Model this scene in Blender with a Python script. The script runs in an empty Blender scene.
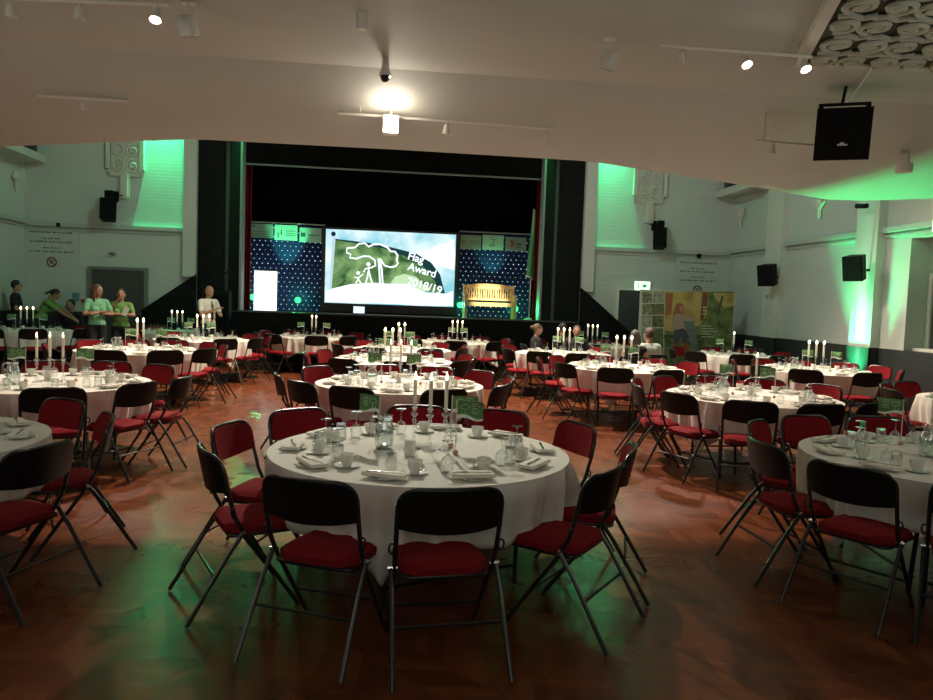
import bpy, math, random
from math import sin, cos, tan, pi, radians, sqrt, atan2
from mathutils import Vector, Matrix, Euler
random.seed(7)
SC = bpy.context.scene
COL = SC.collection

# ------------------------------------------------------------------ camera
FPX = 740.0; YAW = radians(5.8); PITCH = radians(3.72); ROLL = radians(2.05); CAMH = 1.66
fw = Vector((sin(YAW)*cos(PITCH), cos(YAW)*cos(PITCH), -sin(PITCH)))
r0 = Vector((cos(YAW), -sin(YAW), 0)); u0 = r0.cross(fw)
Rv = cos(ROLL)*r0 + sin(ROLL)*u0; Uv = -sin(ROLL)*r0 + cos(ROLL)*u0
CAM = Vector((0, 0, CAMH))
cd = bpy.data.cameras.new('camera'); cam = bpy.data.objects.new('camera', cd); COL.objects.link(cam)
cam.matrix_world = Matrix(((Rv.x, Uv.x, -fw.x, 0), (Rv.y, Uv.y, -fw.y, 0), (Rv.z, Uv.z, -fw.z, CAMH), (0, 0, 0, 1)))
cd.sensor_width = 36; cd.lens = FPX/933*36; cd.clip_start = .05; cd.clip_end = 200
SC.camera = cam

def ray(px, py): return fw + Rv*((px-466.5)/FPX) - Uv*((py-350)/FPX)
def aty(px, py, Y): d = ray(px, py); return CAM + d*(Y/d.y)
def atx(px, py, X): d = ray(px, py); return CAM + d*(X/d.x)
def atz(px, py, Z): d = ray(px, py); return CAM + d*((Z-CAMH)/d.z)
def proj(P):
    v = Vector(P)-CAM; w = v.dot(fw)
    if w < .05: return (-9999, -9999)
    return (466.5+FPX*v.dot(Rv)/w, 350-FPX*v.dot(Uv)/w)

# ------------------------------------------------------------------ world, exposure, hall lights, added fills
SC.view_settings.view_transform = 'Standard'; SC.view_settings.look = 'None'
SC.view_settings.exposure = 0.0; SC.view_settings.gamma = 1; SC.view_settings.use_curve_mapping = False
SC.cycles.use_denoising = True
SC.cycles.caustics_reflective = False; SC.cycles.caustics_refractive = False
SC.cycles.max_bounces = 7; SC.cycles.transparent_max_bounces = 24
SC.cycles.sample_clamp_indirect = 4
W = bpy.data.worlds.new('world'); SC.world = W; W.use_nodes = True
W.node_tree.nodes['Background'].inputs[0].default_value = (0.58, 0.92, 0.70, 1)
W.node_tree.nodes['Background'].inputs[1].default_value = 0.075

def lamp(name, kind, loc, target, color, power, size=.2, angle=60, blend=.3, sizey=None):
    l = bpy.data.lights.new(name, kind); o = bpy.data.objects.new(name, l); COL.objects.link(o)
    l.color = color; l.energy = power
    if kind == 'AREA':
        l.size = size
        if sizey: l.shape = 'RECTANGLE'; l.size_y = sizey
    elif kind == 'SPOT':
        l.shadow_soft_size = size; l.spot_size = radians(angle); l.spot_blend = blend
    else: l.shadow_soft_size = size
    o.location = loc
    if target is not None:
        o.rotation_euler = (Vector(target)-Vector(loc)).to_track_quat('-Z', 'Y').to_euler()
    return o
WARM = (1.0, .80, .60); GREEN = (.03, 1.0, .28)
lamp('hall_lamp', 'SPOT', (0.3, 14.0, 8.0), (0.3, 9.0, 0), (1, .78, .60), 5600, .12, 125, .5)
lamp('hall_lamp', 'SPOT', (5.5, 14.6, 8.0), (4.5, 10.5, .7), (1, .80, .70), 3200, .3, 75, .6)
lamp('hall_lamp', 'SPOT', (-5.0, 14.6, 8.0), (-4.0, 9.5, .7), (1, .84, .72), 1900, .3, 75, .6)
lamp('wall_wash_lamp', 'SPOT', (0, 10.5, 7.6), (-7.5, 18.5, 3.2), (.52, 1, .74), 800, .5, 70, .8)
lamp('wall_wash_lamp', 'SPOT', (0, 10.5, 7.6), (8.0, 17, 3.0), (.76, 1, .88), 800, .5, 75, .8)
lamp('green_wash_lamp', 'SPOT', (-5.45, 18.36, 6.9), (-5.55, 19.3, 4.0), (.05, 1, .36), 4200, .03, 56, .9)
lamp('green_wash_lamp', 'SPOT', (5.30, 18.36, 6.9), (5.4, 19.3, 4.0), (.05, 1, .36), 3300, .03, 54, .9)
lamp('proscenium_green_lamp', 'SPOT', (-3.66, 18.15, 6.9), (-3.70, 18.42, 4.6), GREEN, 900, .03, 22, .8)
lamp('proscenium_green_lamp', 'SPOT', (3.66, 18.15, 6.9), (3.70, 18.42, 4.6), GREEN, 700, .03, 22, .8)
lamp('added_front_fill', 'AREA', (0, -1.6, 3.6), (0, 5.0, 1.2), (1, .86, .70), 7, 3.0, sizey=1.2)  # fill added behind the camera for the foreground, no fixture of the hall
lamp('added_ceiling_fill', 'AREA', (0, -1.2, 2.3), (0, 3.4, 3.9), (1, .95, .82), 27, 5.0, sizey=.8)  # unseen upward area light, put in only to brighten the balcony ceiling
lamp('added_side_fill', 'AREA', (-5.2, 3.2, 2.3), (-3.6, 4.2, 3.9), (1, .93, .82), 27, 1.5)  # added out of view at the side to lift the flat ceiling
lamp('added_side_fill', 'AREA', (5.2, 3.2, 2.3), (3.6, 4.2, 3.9), (1, .95, .82), 22, 1.5)  # right-hand twin of the added ceiling fill

# ------------------------------------------------------------------ materials
MATS = {}
def mat(name, color=(.5, .5, .5), rough=.6, metal=0, emit=None, estr=0, noise=0, nscale=20, bump=0, bscale=60, sheen=0, spec=.5, coat=0, trans=0):
    if name in MATS: return MATS[name]
    m = bpy.data.materials.new(name); m.use_nodes = True; nt = m.node_tree; b = nt.nodes['Principled BSDF']
    b.inputs['Base Color'].default_value = (*color, 1); b.inputs['Roughness'].default_value = rough
    b.inputs['Metallic'].default_value = metal; b.inputs['Specular IOR Level'].default_value = spec
    b.inputs['Sheen Weight'].default_value = sheen; b.inputs['Coat Weight'].default_value = coat
    b.inputs['Transmission Weight'].default_value = trans
    if emit: b.inputs['Emission Color'].default_value = (*emit, 1); b.inputs['Emission Strength'].default_value = estr
    tc = nt.nodes.new('ShaderNodeTexCoord')
    if noise:
        n = nt.nodes.new('ShaderNodeTexNoise'); n.inputs['Scale'].default_value = nscale; n.inputs['Detail'].default_value = 4
        nt.links.new(tc.outputs['Object'], n.inputs['Vector'])
        r = nt.nodes.new('ShaderNodeValToRGB')
        r.color_ramp.elements[0].position = .3; r.color_ramp.elements[1].position = .7
        r.color_ramp.elements[0].color = (*[c*(1-noise) for c in color], 1)
        r.color_ramp.elements[1].color = (*[min(1, c*(1+noise)) for c in color], 1)
        nt.links.new(n.outputs['Fac'], r.inputs['Fac']); nt.links.new(r.outputs['Color'], b.inputs['Base Color'])
    if bump:
        n = nt.nodes.new('ShaderNodeTexNoise'); n.inputs['Scale'].default_value = bscale; n.inputs['Detail'].default_value = 3
        nt.links.new(tc.outputs['Object'], n.inputs['Vector'])
        bp = nt.nodes.new('ShaderNodeBump'); bp.inputs['Strength'].default_value = bump; bp.inputs['Distance'].default_value = .01
        nt.links.new(n.outputs['Fac'], bp.inputs['Height']); nt.links.new(bp.outputs['Normal'], b.inputs['Normal'])
    MATS[name] = m; return m
def glass_mat(name, tint=(.975, .99, .985), gloss=.95):
    m = bpy.data.materials.new(name); m.use_nodes = True; nt = m.node_tree; nt.nodes.clear()
    out = nt.nodes.new('ShaderNodeOutputMaterial'); mx = nt.nodes.new('ShaderNodeMixShader')
    t = nt.nodes.new('ShaderNodeBsdfTransparent'); t.inputs[0].default_value = (*tint, 1)
    g = nt.nodes.new('ShaderNodeBsdfGlossy'); g.inputs['Roughness'].default_value = .06; g.inputs[0].default_value = (gloss, gloss, gloss, 1)
    lw = nt.nodes.new('ShaderNodeLayerWeight'); lw.inputs['Blend'].default_value = .35
    mr = nt.nodes.new('ShaderNodeMapRange'); mr.inputs['To Min'].default_value = .10; mr.inputs['To Max'].default_value = .75
    nt.links.new(lw.outputs['Facing'], mr.inputs['Value']); nt.links.new(mr.outputs[0], mx.inputs[0])
    nt.links.new(t.outputs[0], mx.inputs[1]); nt.links.new(g.outputs[0], mx.inputs[2]); nt.links.new(mx.outputs[0], out.inputs[0])
    MATS[name] = m; return m
def emat(name, color, strength):
    if name in MATS: return MATS[name]
    m = bpy.data.materials.new(name); m.use_nodes = True; nt = m.node_tree; nt.nodes.clear()
    out = nt.nodes.new('ShaderNodeOutputMaterial'); e = nt.nodes.new('ShaderNodeEmission')
    e.inputs[0].default_value = (*color, 1); e.inputs[1].default_value = strength
    nt.links.new(e.outputs[0], out.inputs[0]); MATS[name] = m; return m

M_PAD = mat('red_fabric', (.20, .008, .013), .9, noise=.25, nscale=90, bump=.4, bscale=260, spec=.15)
M_BLK = mat('black_painted_steel', (.008, .008, .009), .32, spec=.4)
M_SHELL = mat('black_plastic_shell', (.005, .0045, .0045), .4, spec=.3)
M_TUBE = mat('dark_tube', (.012, .014, .013), .3, spec=.5)
M_CHROME = mat('chrome', (.7, .7, .7), .2, 1)
M_CLOTH = mat('white_cloth', (.74, .75, .69), .9, bump=.15, bscale=30, sheen=.1)
M_NAP = mat('napkin_linen', (.82, .80, .72), .9, bump=.2, bscale=60)
M_CHINA = mat('white_china', (.76, .76, .70), .25, coat=.3)
M_STEEL = mat('cutlery_steel', (.5, .5, .5), .25, 1)
M_WAX = mat('ivory_wax', (.85, .80, .68), .5)
M_FLAME = emat('candle_flame', (1, .78, .45), 14)
M_GLASS = glass_mat('clear_glass')
M_JUG = glass_mat('jug_glass', (.96, .985, .98), .95)
M_BLACKCURT = mat('black_curtain', (.005, .005, .005), .95, noise=.3, nscale=3, spec=.1)
M_STAGEBLK = mat('black_stage_paint', (.007, .007, .007), .8, noise=.3, nscale=3, spec=.15)
M_REDCURT = mat('red_curtain', (.12, .004, .006), .9, spec=.1)
M_WHITEP = mat('white_plastic', (.70, .68, .62), .5)
M_DOOR = mat('grey_door', (.05, .055, .055), .5)
M_WOODP = mat('pale_wood', (.80, .58, .28), .5, noise=.15, nscale=12)
M_BEIGE = mat('wood_ball', (.55, .32, .18), .5)
M_MENU = mat('green_card', (.10, .23, .08), .7, spec=.2)
M_MENUW = mat('card_white', (.75, .80, .72), .6)
M_GREENLED = emat('green_led', (.04, .9, .22), 3.0)
M_LAMPGLOW = emat('lamp_glow', (1, .90, .74), 25)

def wallmat(name, col, brick=True):
    m = mat(name, col, .7)
    nt = m.node_tree; b = nt.nodes['Principled BSDF']; tc = nt.nodes['Texture Coordinate']
    n = nt.nodes.new('ShaderNodeTexNoise'); n.inputs['Scale'].default_value = .8; n.inputs['Detail'].default_value = 5
    nt.links.new(tc.outputs['Object'], n.inputs['Vector'])
    r = nt.nodes.new('ShaderNodeValToRGB'); r.color_ramp.elements[0].color = (*[c*.88 for c in col], 1); r.color_ramp.elements[1].color = (*[min(1, c*1.1) for c in col], 1)
    nt.links.new(n.outputs['Fac'], r.inputs['Fac']); nt.links.new(r.outputs['Color'], b.inputs['Base Color'])
    if brick:
        mp = nt.nodes.new('ShaderNodeSeparateXYZ'); nt.links.new(tc.outputs['Object'], mp.inputs[0])
        ad = nt.nodes.new('ShaderNodeMath'); nt.links.new(mp.outputs[0], ad.inputs[0]); nt.links.new(mp.outputs[1], ad.inputs[1])
        cb = nt.nodes.new('ShaderNodeCombineXYZ'); nt.links.new(ad.outputs[0], cb.inputs[0]); nt.links.new(mp.outputs[2], cb.inputs[1])
        br = nt.nodes.new('ShaderNodeTexBrick'); br.inputs['Scale'].default_value = 1; br.inputs['Brick Width'].default_value = .23
        br.inputs['Row Height'].default_value = .08; br.inputs['Mortar Size'].default_value = .008
        nt.links.new(cb.outputs[0], br.inputs['Vector'])
        bp = nt.nodes.new('ShaderNodeBump'); bp.inputs['Strength'].default_value = .5; bp.inputs['Distance'].default_value = .01; bp.invert = True
        nt.links.new(br.outputs['Fac'], bp.inputs['Height']); nt.links.new(bp.outputs['Normal'], b.inputs['Normal'])
    return m
M_WALL = wallmat('painted_brick_wall', (.52, .56, .53))
M_WALLP = wallmat('painted_plaster', (.55, .56, .52), False)
M_PILLAR = wallmat('painted_pillar', (.60, .61, .56), False)
M_DADO = mat('dark_dado_paint', (.026, .030, .030), .45)
M_CEIL = wallmat('ceiling_plaster', (.47, .50, .465), False)
M_MOULD = mat('moulding_paint', (.58, .56, .50), .6)
M_RAIL = mat('rail_paint', (.42, .46, .43), .6)

def floor_mat():
    m = mat('parquet', (.3, .1, .04), .3)
    nt = m.node_tree; b = nt.nodes['Principled BSDF']; tc = nt.nodes['Texture Coordinate']; L = nt.links.new
    def mth(op, a, c=None, v=None):
        n = nt.nodes.new('ShaderNodeMath'); n.operation = op
        if hasattr(a, 'links'): L(a, n.inputs[0])
        else: n.inputs[0].default_value = a
        if c is not None:
            if hasattr(c, 'links'): L(c, n.inputs[1])
            else: n.inputs[1].default_value = c
        return n.outputs[0]
    sp = nt.nodes.new('ShaderNodeSeparateXYZ'); L(tc.outputs['Object'], sp.inputs[0])
    x = mth('ADD', mth('MULTIPLY', sp.outputs[0], .77), mth('MULTIPLY', sp.outputs[1], .64))
    y = mth('SUBTRACT', mth('MULTIPLY', sp.outputs[1], .77), mth('MULTIPLY', sp.outputs[0], .64))
    pp = mth('PINGPONG', x, .21)
    v = mth('DIVIDE', mth('ADD', y, pp), .095)
    idv = mth('FLOOR', v); st = mth('FLOOR', mth('DIVIDE', x, .21))
    cb = nt.nodes.new('ShaderNodeCombineXYZ'); L(idv, cb.inputs[0]); L(st, cb.inputs[1])
    wn = nt.nodes.new('ShaderNodeTexWhiteNoise'); L(cb.outputs[0], wn.inputs['Vector'])
    n = nt.nodes.new('ShaderNodeTexNoise'); n.inputs['Scale'].default_value = 1.1; n.inputs['Detail'].default_value = 3
    L(tc.outputs['Object'], n.inputs['Vector'])
    f = mth('ADD', mth('MULTIPLY', wn.outputs['Value'], .7), mth('MULTIPLY', n.outputs['Fac'], .35))
    r = nt.nodes.new('ShaderNodeValToRGB'); e = r.color_ramp.elements
    e[0].color = (.085, .024, .009, 1); e[1].color = (.19, .056, .020, 1); e[0].position = .1; e[1].position = .95
    L(f, r.inputs['Fac'])
    fr = mth('FRACT', v); edge = mth('LESS_THAN', fr, .035)
    fx = mth('FRACT', mth('DIVIDE', x, .21)); ex = mth('LESS_THAN', fx, .014)
    ee = mth('MAXIMUM', edge, ex)
    mx = nt.nodes.new('ShaderNodeMix'); mx.data_type = 'RGBA'
    L(mth('MULTIPLY', ee, .22), mx.inputs[0]); L(r.outputs['Color'], mx.inputs[6]); mx.inputs[7].default_value = (.03, .010, .006, 1)
    L(mx.outputs[2], b.inputs['Base Color'])
    n2 = nt.nodes.new('ShaderNodeTexNoise'); n2.inputs['Scale'].default_value = 2.5; n2.inputs['Detail'].default_value = 2; L(tc.outputs['Object'], n2.inputs['Vector'])
    mr = nt.nodes.new('ShaderNodeMapRange'); mr.inputs['To Min'].default_value = .24; mr.inputs['To Max'].default_value = .32
    L(n2.outputs['Fac'], mr.inputs[0]); L(mr.outputs[0], b.inputs['Roughness'])
    b.inputs['Specular IOR Level'].default_value = .35
    return m
M_FLOOR = floor_mat()

# ------------------------------------------------------------------ mesh helpers
class MB:
    def __init__(s): s.v = []; s.f = []; s.mi = []
    def add(s, vs, fs, m=0):
        b = len(s.v); s.v += [tuple(v) for v in vs]; s.f += [tuple(i+b for i in f) for f in fs]; s.mi += [m]*len(fs); return s
    def box(s, x0, x1, y0, y1, z0, z1, m=0, M=None):
        vs = [Vector((x, y, z)) for x in (x0, x1) for y in (y0, y1) for z in (z0, z1)]
        if M: vs = [M @ v for v in vs]
        return s.add(vs, [(0, 1, 3, 2), (4, 6, 7, 5), (0, 4, 5, 1), (2, 3, 7, 6), (0, 2, 6, 4), (1, 5, 7, 3)], m)
    def prism(s, pts, y0, y1, m=0, axis='y'):      # polygon pts (a,b) extruded
        n = len(pts)
        if axis == 'y': vs = [(a, y0, b) for a, b in pts]+[(a, y1, b) for a, b in pts]
        elif axis == 'x': vs = [(y0, a, b) for a, b in pts]+[(y1, a, b) for a, b in pts]
        else: vs = [(a, b, y0) for a, b in pts]+[(a, b, y1) for a, b in pts]
        fs = [tuple(range(n)), tuple(range(2*n-1, n-1, -1))]+[(i, (i+1) % n+0, (i+1) % n+n, i+n) for i in range(n)]
        fs = [fs[0][::-1], fs[1][::-1]]+fs[2:]
        return s.add(vs, fs, m)
    def tube(s, pts, r, n=8, m=0, closed=False):
        pts = [Vector(p) for p in pts]; k = len(pts); rs = r if isinstance(r, (list, tuple)) else [r]*k
        vs = []; up = None
        for i, p in enumerate(pts):
            if closed: t = pts[(i+1) % k]-pts[i-1]
            else: t = pts[min(i+1, k-1)]-pts[max(i-1, 0)]
            t.normalize()
            if up is None: up = t.orthogonal().normalized()
            up = (up-t*up.dot(t))
            up = up.normalized() if up.length > 1e-6 else t.orthogonal().normalized()
            w = t.cross(up)
            for j in range(n): a = 2*pi*j/n; vs.append(p+(up*cos(a)+w*sin(a))*rs[i])
        fs = []
        for i in range(k if closed else k-1):
            a0 = i*n; b0 = ((i+1) % k)*n
            for j in range(n): fs.append((a0+j, a0+(j+1) % n, b0+(j+1) % n, b0+j))
        if not closed: fs += [tuple(range(n))[::-1], tuple(range((k-1)*n, k*n))]
        return s.add(vs, fs, m)
    def lathe(s, prof, n=20, m=0, c=(0, 0, 0), M=None):
        vs = []
        for r, z in prof:
            for j in range(n):
                a = 2*pi*j/n; v = Vector((r*cos(a), r*sin(a), z))
                if M: v = M @ v
                vs.append(v+Vector(c))
        fs = []
        for i in range(len(prof)-1):
            for j in range(n): fs.append((i*n+j, i*n+(j+1) % n, (i+1)*n+(j+1) % n, (i+1)*n+j))
        if prof[0][0] > 1e-5: fs.append(tuple(range(n))[::-1])
        if prof[-1][0] > 1e-5: fs.append(tuple(range((len(prof)-1)*n, len(prof)*n)))
        return s.add(vs, fs, m)
    def ell(s, c, r, M=None, n=14, k=9, m=0):
        prof = [(max(1e-6, sin(pi*i/k)), -cos(pi*i/k)) for i in range(k+1)]
        vs = []
        for a, z in prof:
            for j in range(n):
                v = Vector((a*cos(2*pi*j/n)*r[0], a*sin(2*pi*j/n)*r[1], z*r[2]))
                if M: v = M @ v
                vs.append(v+Vector(c))
        fs = [(i*n+j, i*n+(j+1) % n, (i+1)*n+(j+1) % n, (i+1)*n+j) for i in range(k) for j in range(n)]
        return s.add(vs, fs, m)
    def rbox(s, x0, x1, y0, y1, z0, z1, r, m=0, M=None, seg=3):   # plan-rounded box with softened rim
        pl = []
        for cx, cy, a0 in ((x1-r, y1-r, 0), (x0+r, y1-r, 90), (x0+r, y0+r, 180), (x1-r, y0+r, 270)):
            for i in range(seg+1): a = radians(a0+90*i/seg); pl.append((cx+r*cos(a), cy+r*sin(a)))
        n = len(pl); mx, my = (x0+x1)/2, (y0+y1)/2; e = min((z1-z0)*.35, r*.5)
        rings = [(z0, e), (z0+e, 0), (z1-e, 0), (z1-e*.3, e*.35), (z1, e*1.2)]
        vs = []
        for z, ins in rings:
            for x, y in pl:
                fx = 1-ins/max(.001, abs(x1-x0)/2); fy = 1-ins/max(.001, abs(y1-y0)/2)
                vs.append(Vector((mx+(x-mx)*fx, my+(y-my)*fy, z)))
        if M: vs = [M @ v for v in vs]
        fs = [tuple(range(n))[::-1], tuple(range(4*n, 5*n))]
        for i in range(4):
            for j in range(n): fs.append((i*n+j, i*n+(j+1) % n, (i+1)*n+(j+1) % n, (i+1)*n+j))
        return s.add(vs, fs, m)
    def build(s, name, mats, parent=None, loc=None, rot=None, smooth=40):
        me = bpy.data.meshes.new(name); me.from_pydata(s.v, [], s.f)
        if not isinstance(mats, (list, tuple)): mats = [mats]
        for mm in mats: me.materials.append(mm)
        if len(mats) > 1: me.polygons.foreach_set('material_index', s.mi)
        me.validate()
        if smooth:
            me.shade_smooth(); me.set_sharp_from_angle(angle=radians(smooth))
        o = bpy.data.objects.new(name, me); COL.objects.link(o)
        if parent: o.parent = parent
        if loc is not None: o.location = loc
        if rot is not None: o.rotation_euler = rot
        return o

def tag(o, label=None, cat=None, group=None, kind=None):
    if label: o['label'] = label
    if cat: o['category'] = cat
    if group: o['group'] = group
    if kind: o['kind'] = kind
    return o
def empty(name, loc=(0, 0, 0), rz=0):
    o = bpy.data.objects.new(name, None); COL.objects.link(o); o.location = loc; o.rotation_euler = (0, 0, rz); o.empty_display_size = .1
    return o
def struct(mb, name, mats, smooth=40): return tag(mb.build(name, mats, smooth=smooth), kind='structure')
KIDS = {}
def freeze(o):           # remember a prototype's tree
    KIDS[o.name] = [c for c in bpy.data.objects if c.parent == o]
    for c in KIDS[o.name]: freeze(c)
    return o
def dup(o, parent=None):
    c = o.copy(); COL.objects.link(c); c.parent = parent
    for k in KIDS.get(o.name, []): dup(k, c)
    return c
def removal(o):
    for k in KIDS.get(o.name, []): removal(k)
    bpy.data.objects.remove(o)
PROTOS = []
def proto(o): PROTOS.append(o); return freeze(o)

# ------------------------------------------------------------------ setting
WX = 8.65; YB = 18.5
mb = MB().box(-WX-.3, WX+.8, -3, 22.5, -.1, 0); struct(mb, 'floor', M_FLOOR, 0)
# back walls left and right of the stage, with dark dado
for sgn, nm in ((-1, 'left'), (1, 'right')):
    a, b = sorted((sgn*4.72, sgn*(WX+.2)))
    struct(MB().box(a, b, YB, YB+.2, 1.1, 9), 'wall_back_'+nm, M_WALL, 0)
    struct(MB().box(a, b, YB-.02, YB+.2, 0, 1.1), 'trim_back_'+nm+'_dado', M_DADO, 0)
    p, q = sorted((sgn*4.72, sgn*5.02))
    struct(MB().box(p, q, YB-.16, YB, 2.02, 9), 'trim_back_'+nm+'_pilaster', M_WALLP, 0)
struct(MB().box(-WX-.2, -WX, -3, YB+.2, 1.1, 9), 'wall_left', M_WALL, 0)
struct(MB().box(-WX-.2, -WX+.02, -3, YB, 0, 1.1), 'trim_left_dado', M_DADO, 0)
mb = MB().box(WX, WX+.2, 11.75, YB+.2, 1.1, 9).box(WX, WX+.2, 9.6, 11.75, 3.0, 9).box(WX, WX+.2, -3, 9.6, 1.1, 9)
mb.box(WX+.45, WX+.65, 9.4, 12.0, 1.1, 3.2).box(WX+.2, WX+.45, 11.75, 12.0, 1.1, 3.2).box(WX+.2, WX+.45, 9.4, 9.6, 1.1, 3.2)
struct(mb, 'wall_right', M_WALL, 0)
struct(MB().box(WX-.02, WX+.65, -3, YB, 0, 1.1), 'trim_right_dado', M_DADO, 0)
struct(MB().box(WX-.14, WX, 15.72, 16.42, 0, 9, 0), 'trim_pillar_1', M_PILLAR, 0)
struct(MB().box(WX-.17, WX, 12.40, 13.02, 0, 9, 0), 'trim_pillar_2', M_PILLAR, 0)
struct(MB().box(WX-.16, WX-.14, 15.70, 16.44, 0, 1.1).box(WX-.16, WX-.02, 15.70, 15.72, 0, 1.1), 'trim_pillar_1_dado', M_DADO, 0)
struct(MB().box(WX-.19, WX-.17, 12.38, 13.04, 0, 1.1).box(WX-.19, WX-.02, 12.38, 12.40, 0, 1.1), 'trim_pillar_2_dado', M_DADO, 0)
# rail running round the walls
mb = MB()
for z, r in ((3.13, .045), (3.02, .02)):
    mb.box(-WX, -5.02, YB-r*2, YB, z-r, z+r).box(5.02, WX, YB-r*2, YB, z-r, z+r).box(-WX, -WX+r*2, 10, YB, z-r+.05, z+r+.05)
    mb.box(WX-r*2, WX, 10, YB, z-r+.05, z+r+.05)
struct(mb, 'trim_wall_rail', M_RAIL, 0)
# corner ledges high on the side walls
for sgn, nm in ((-1, 'left'), (1, 'right')):
    a, b = sorted((sgn*WX, sgn*(WX-.48)))
    struct(MB().box(a, b, 16.6, YB, 4.55, 4.72), 'trim_'+nm+'_ledge', M_WALLP, 0)

for sgn, nm in ((-1, 'left'), (1, 'right')):
    a, b = sorted((sgn*(WX-.08), sgn*(WX-.42)))
    tag(MB().rbox(a, b, 17.6, 18.2, 4.72, 4.98, .03).build('floodlight_box', M_BLK), 'dark box on the high ledge at the '+nm+' wall', 'floodlight')
# balcony soffit: flat part, crease at y 7.4, sloping to a curved edge
def edge_y(x):
    tb = [(0, 8.8), (2.3, 8.85), (3.25, 9.25), (4.05, 9.6), (5.3, 10.15), (6.5, 10.75), (7.1, 10.65), (7.9, 10.05), (9.5, 9.7)]
    x = abs(x)
    for (x0, y0), (x1, y1) in zip(tb, tb[1:]):
        if x <= x1: return y0+(y1-y0)*(x-x0)/(x1-x0)
    return tb[-1][1]
SG = lambda t: 1.28*t-.28*t*t
CZ = 3.9; EZ = 3.4; CY = 7.42
xs = [-WX+i*2*WX/64 for i in range(65)]
rows = []
rows.append([(x, -3, CZ) for x in xs]); rows.append([(x, 2, CZ) for x in xs]); rows.append([(x, CY, CZ) for x in xs])
for k in range(1, 9):
    t = k/8; g = SG(t)
    rows.append([(x, CY+(edge_y(x)-CY)*t, CZ-(CZ-EZ)*g) for x in xs])
rows.append([(x, edge_y(x)+.03, EZ+.03) for x in xs])
rows.append([(x, edge_y(x)+.10, 4.35) for x in xs]); rows.append([(x, edge_y(x)-.10, 4.37) for x in xs])
rows.append([(x, edge_y(x)-.15, 4.1) for x in xs]); rows.append([(x, -3, 4.1) for x in xs])
vs = [v for r in rows for v in r]; n = len(xs)
fs = [(i*n+j, i*n+j+1, (i+1)*n+j+1, (i+1)*n+j) for i in range(len(rows)-1) for j in range(n-1)]
struct(MB().add(vs, fs), 'ceiling', M_CEIL, 9)
struct(MB().box(-WX-.2, WX+.7, 8, 22.5, 9, 9.15), 'ceiling_main_hall', mat('hall_ceiling', (.35, .34, .32), .8), 0)
def soffit_z(x, y):
    if y <= CY: return CZ
    t = min(1, (y-CY)/(edge_y(x)-CY)); return CZ-(CZ-EZ)*SG(t)

# stage: front face, floor, proscenium, side wings
struct(MB().box(-4.72, 4.72, YB-.0, 22.3, 0, 1.22), 'floor_stage', M_STAGEBLK, 0)
struct(MB().box(-4.8, 4.8, YB-.04, YB+.12, 1.22, 1.26), 'trim_stage_edge', mat('stage_edge', (.045, .045, .042), .5), 0)
for sgn, nm in ((-1, 'left'), (1, 'right')):
    a, b = sorted((sgn*3.72, sgn*4.72))
    struct(MB().box(a, b, YB, YB+.35, 1.26, 9), 'wall_proscenium_'+nm, M_STAGEBLK, 0)
    a, b = sorted((sgn*3.67, sgn*3.72))
    struct(MB().box(a, b, YB-.08, YB+.3, 1.26, 5.6), 'trim_proscenium_'+nm, mat('grey_trim', (.20, .22, .21), .6), 0)
    a, b = sorted((sgn*3.98, sgn*4.06))
    struct(MB().box(a, b, YB-.05, YB, 1.26, 9), 'trim_proscenium_bead_'+nm, mat('dark_bead', (.03, .032, .03), .5), 0)
    # black stair enclosure: sloped cheek wall down from the stage
    pts = [(sgn*4.72, 0), (sgn*5.95, 0), (sgn*5.95, 1.20), (sgn*4.72, 2.08)] if sgn < 0 else [(sgn*4.72, 0), (sgn*6.1, 0), (sgn*6.1, 1.0), (sgn*4.72, 2.12)]
    if sgn < 0: pts = pts[::-1]
    struct(MB().prism(pts, YB-.16, YB-.03), 'wall_stairs_'+nm, M_STAGEBLK, 0)
struct(MB().box(-4.72, 4.72, YB+.36, YB+.5, 4.86, 9), 'wall_proscenium_header', M_BLACKCURT, 0)
struct(MB().box(-3.7, 3.7, YB+.30, YB+.36, 4.82, 4.855), 'trim_header', mat('grey_trim'), 0)
struct(MB().box(-4.72, 4.72, 22.3, 22.5, 0, 9), 'wall_stage_back', M_BLACKCURT, 0)
struct(MB().box(-4.9, -4.72, YB+.2, 22.5, 0, 9).box(4.72, 4.9, YB+.2, 22.5, 0, 9), 'wall_stage_sides', M_BLACKCURT, 0)
for i, (x0, x1, z1, nm) in enumerate(((-7.12, -5.92, 2.12, 'door_1'), (5.72, 6.75, 2.1, 'door_2'))):
    r = tag(empty(nm, ((x0+x1)/2, YB, 0)), kind='structure')
    w = (x1-x0)/2
    dl_ = MB().box(-w, w, -.07, -.03, 0, z1).build('door_leaf', M_DOOR, r, smooth=0)
    MB().box(-w-.07, -w, -.1, 0, 0, z1+.07).box(w, w+.07, -.1, 0, 0, z1+.07).box(-w, w, -.1, 0, z1, z1+.07).build('door_frame', mat('door_frame_paint', (.16, .17, .165), .5) if i == 0 else M_WHITEP, r, smooth=0)
    MB().tube([(-w+.09, -.07, 1.0), (-w+.09, -.13, 1.0), (-w+.2, -.13, 1.0)], .011).build('door_handle', M_CHROME, dl_)
# recessed doors in the right wall
r = tag(empty('door_3', (WX+.45, 11.1, 0)), kind='structure')
MB().box(-.06, -.01, -.95, .55, 1.11, 2.35).build('door_leaf', mat('blackboard_panel', (.035, .04, .04), .4), r, smooth=0)
MB().box(-.10, 0, .55, .63, 1.11, 2.43).box(-.10, 0, -1.03, -.95, 1.11, 2.43).box(-.10, 0, -.95, .55, 2.35, 2.43).build('door_frame', M_PILLAR, r, smooth=0)
MB().box(-.30, -.02, -1.05, .70, 1.10, 1.15).build('ledge', M_PILLAR, r, smooth=0)

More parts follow.
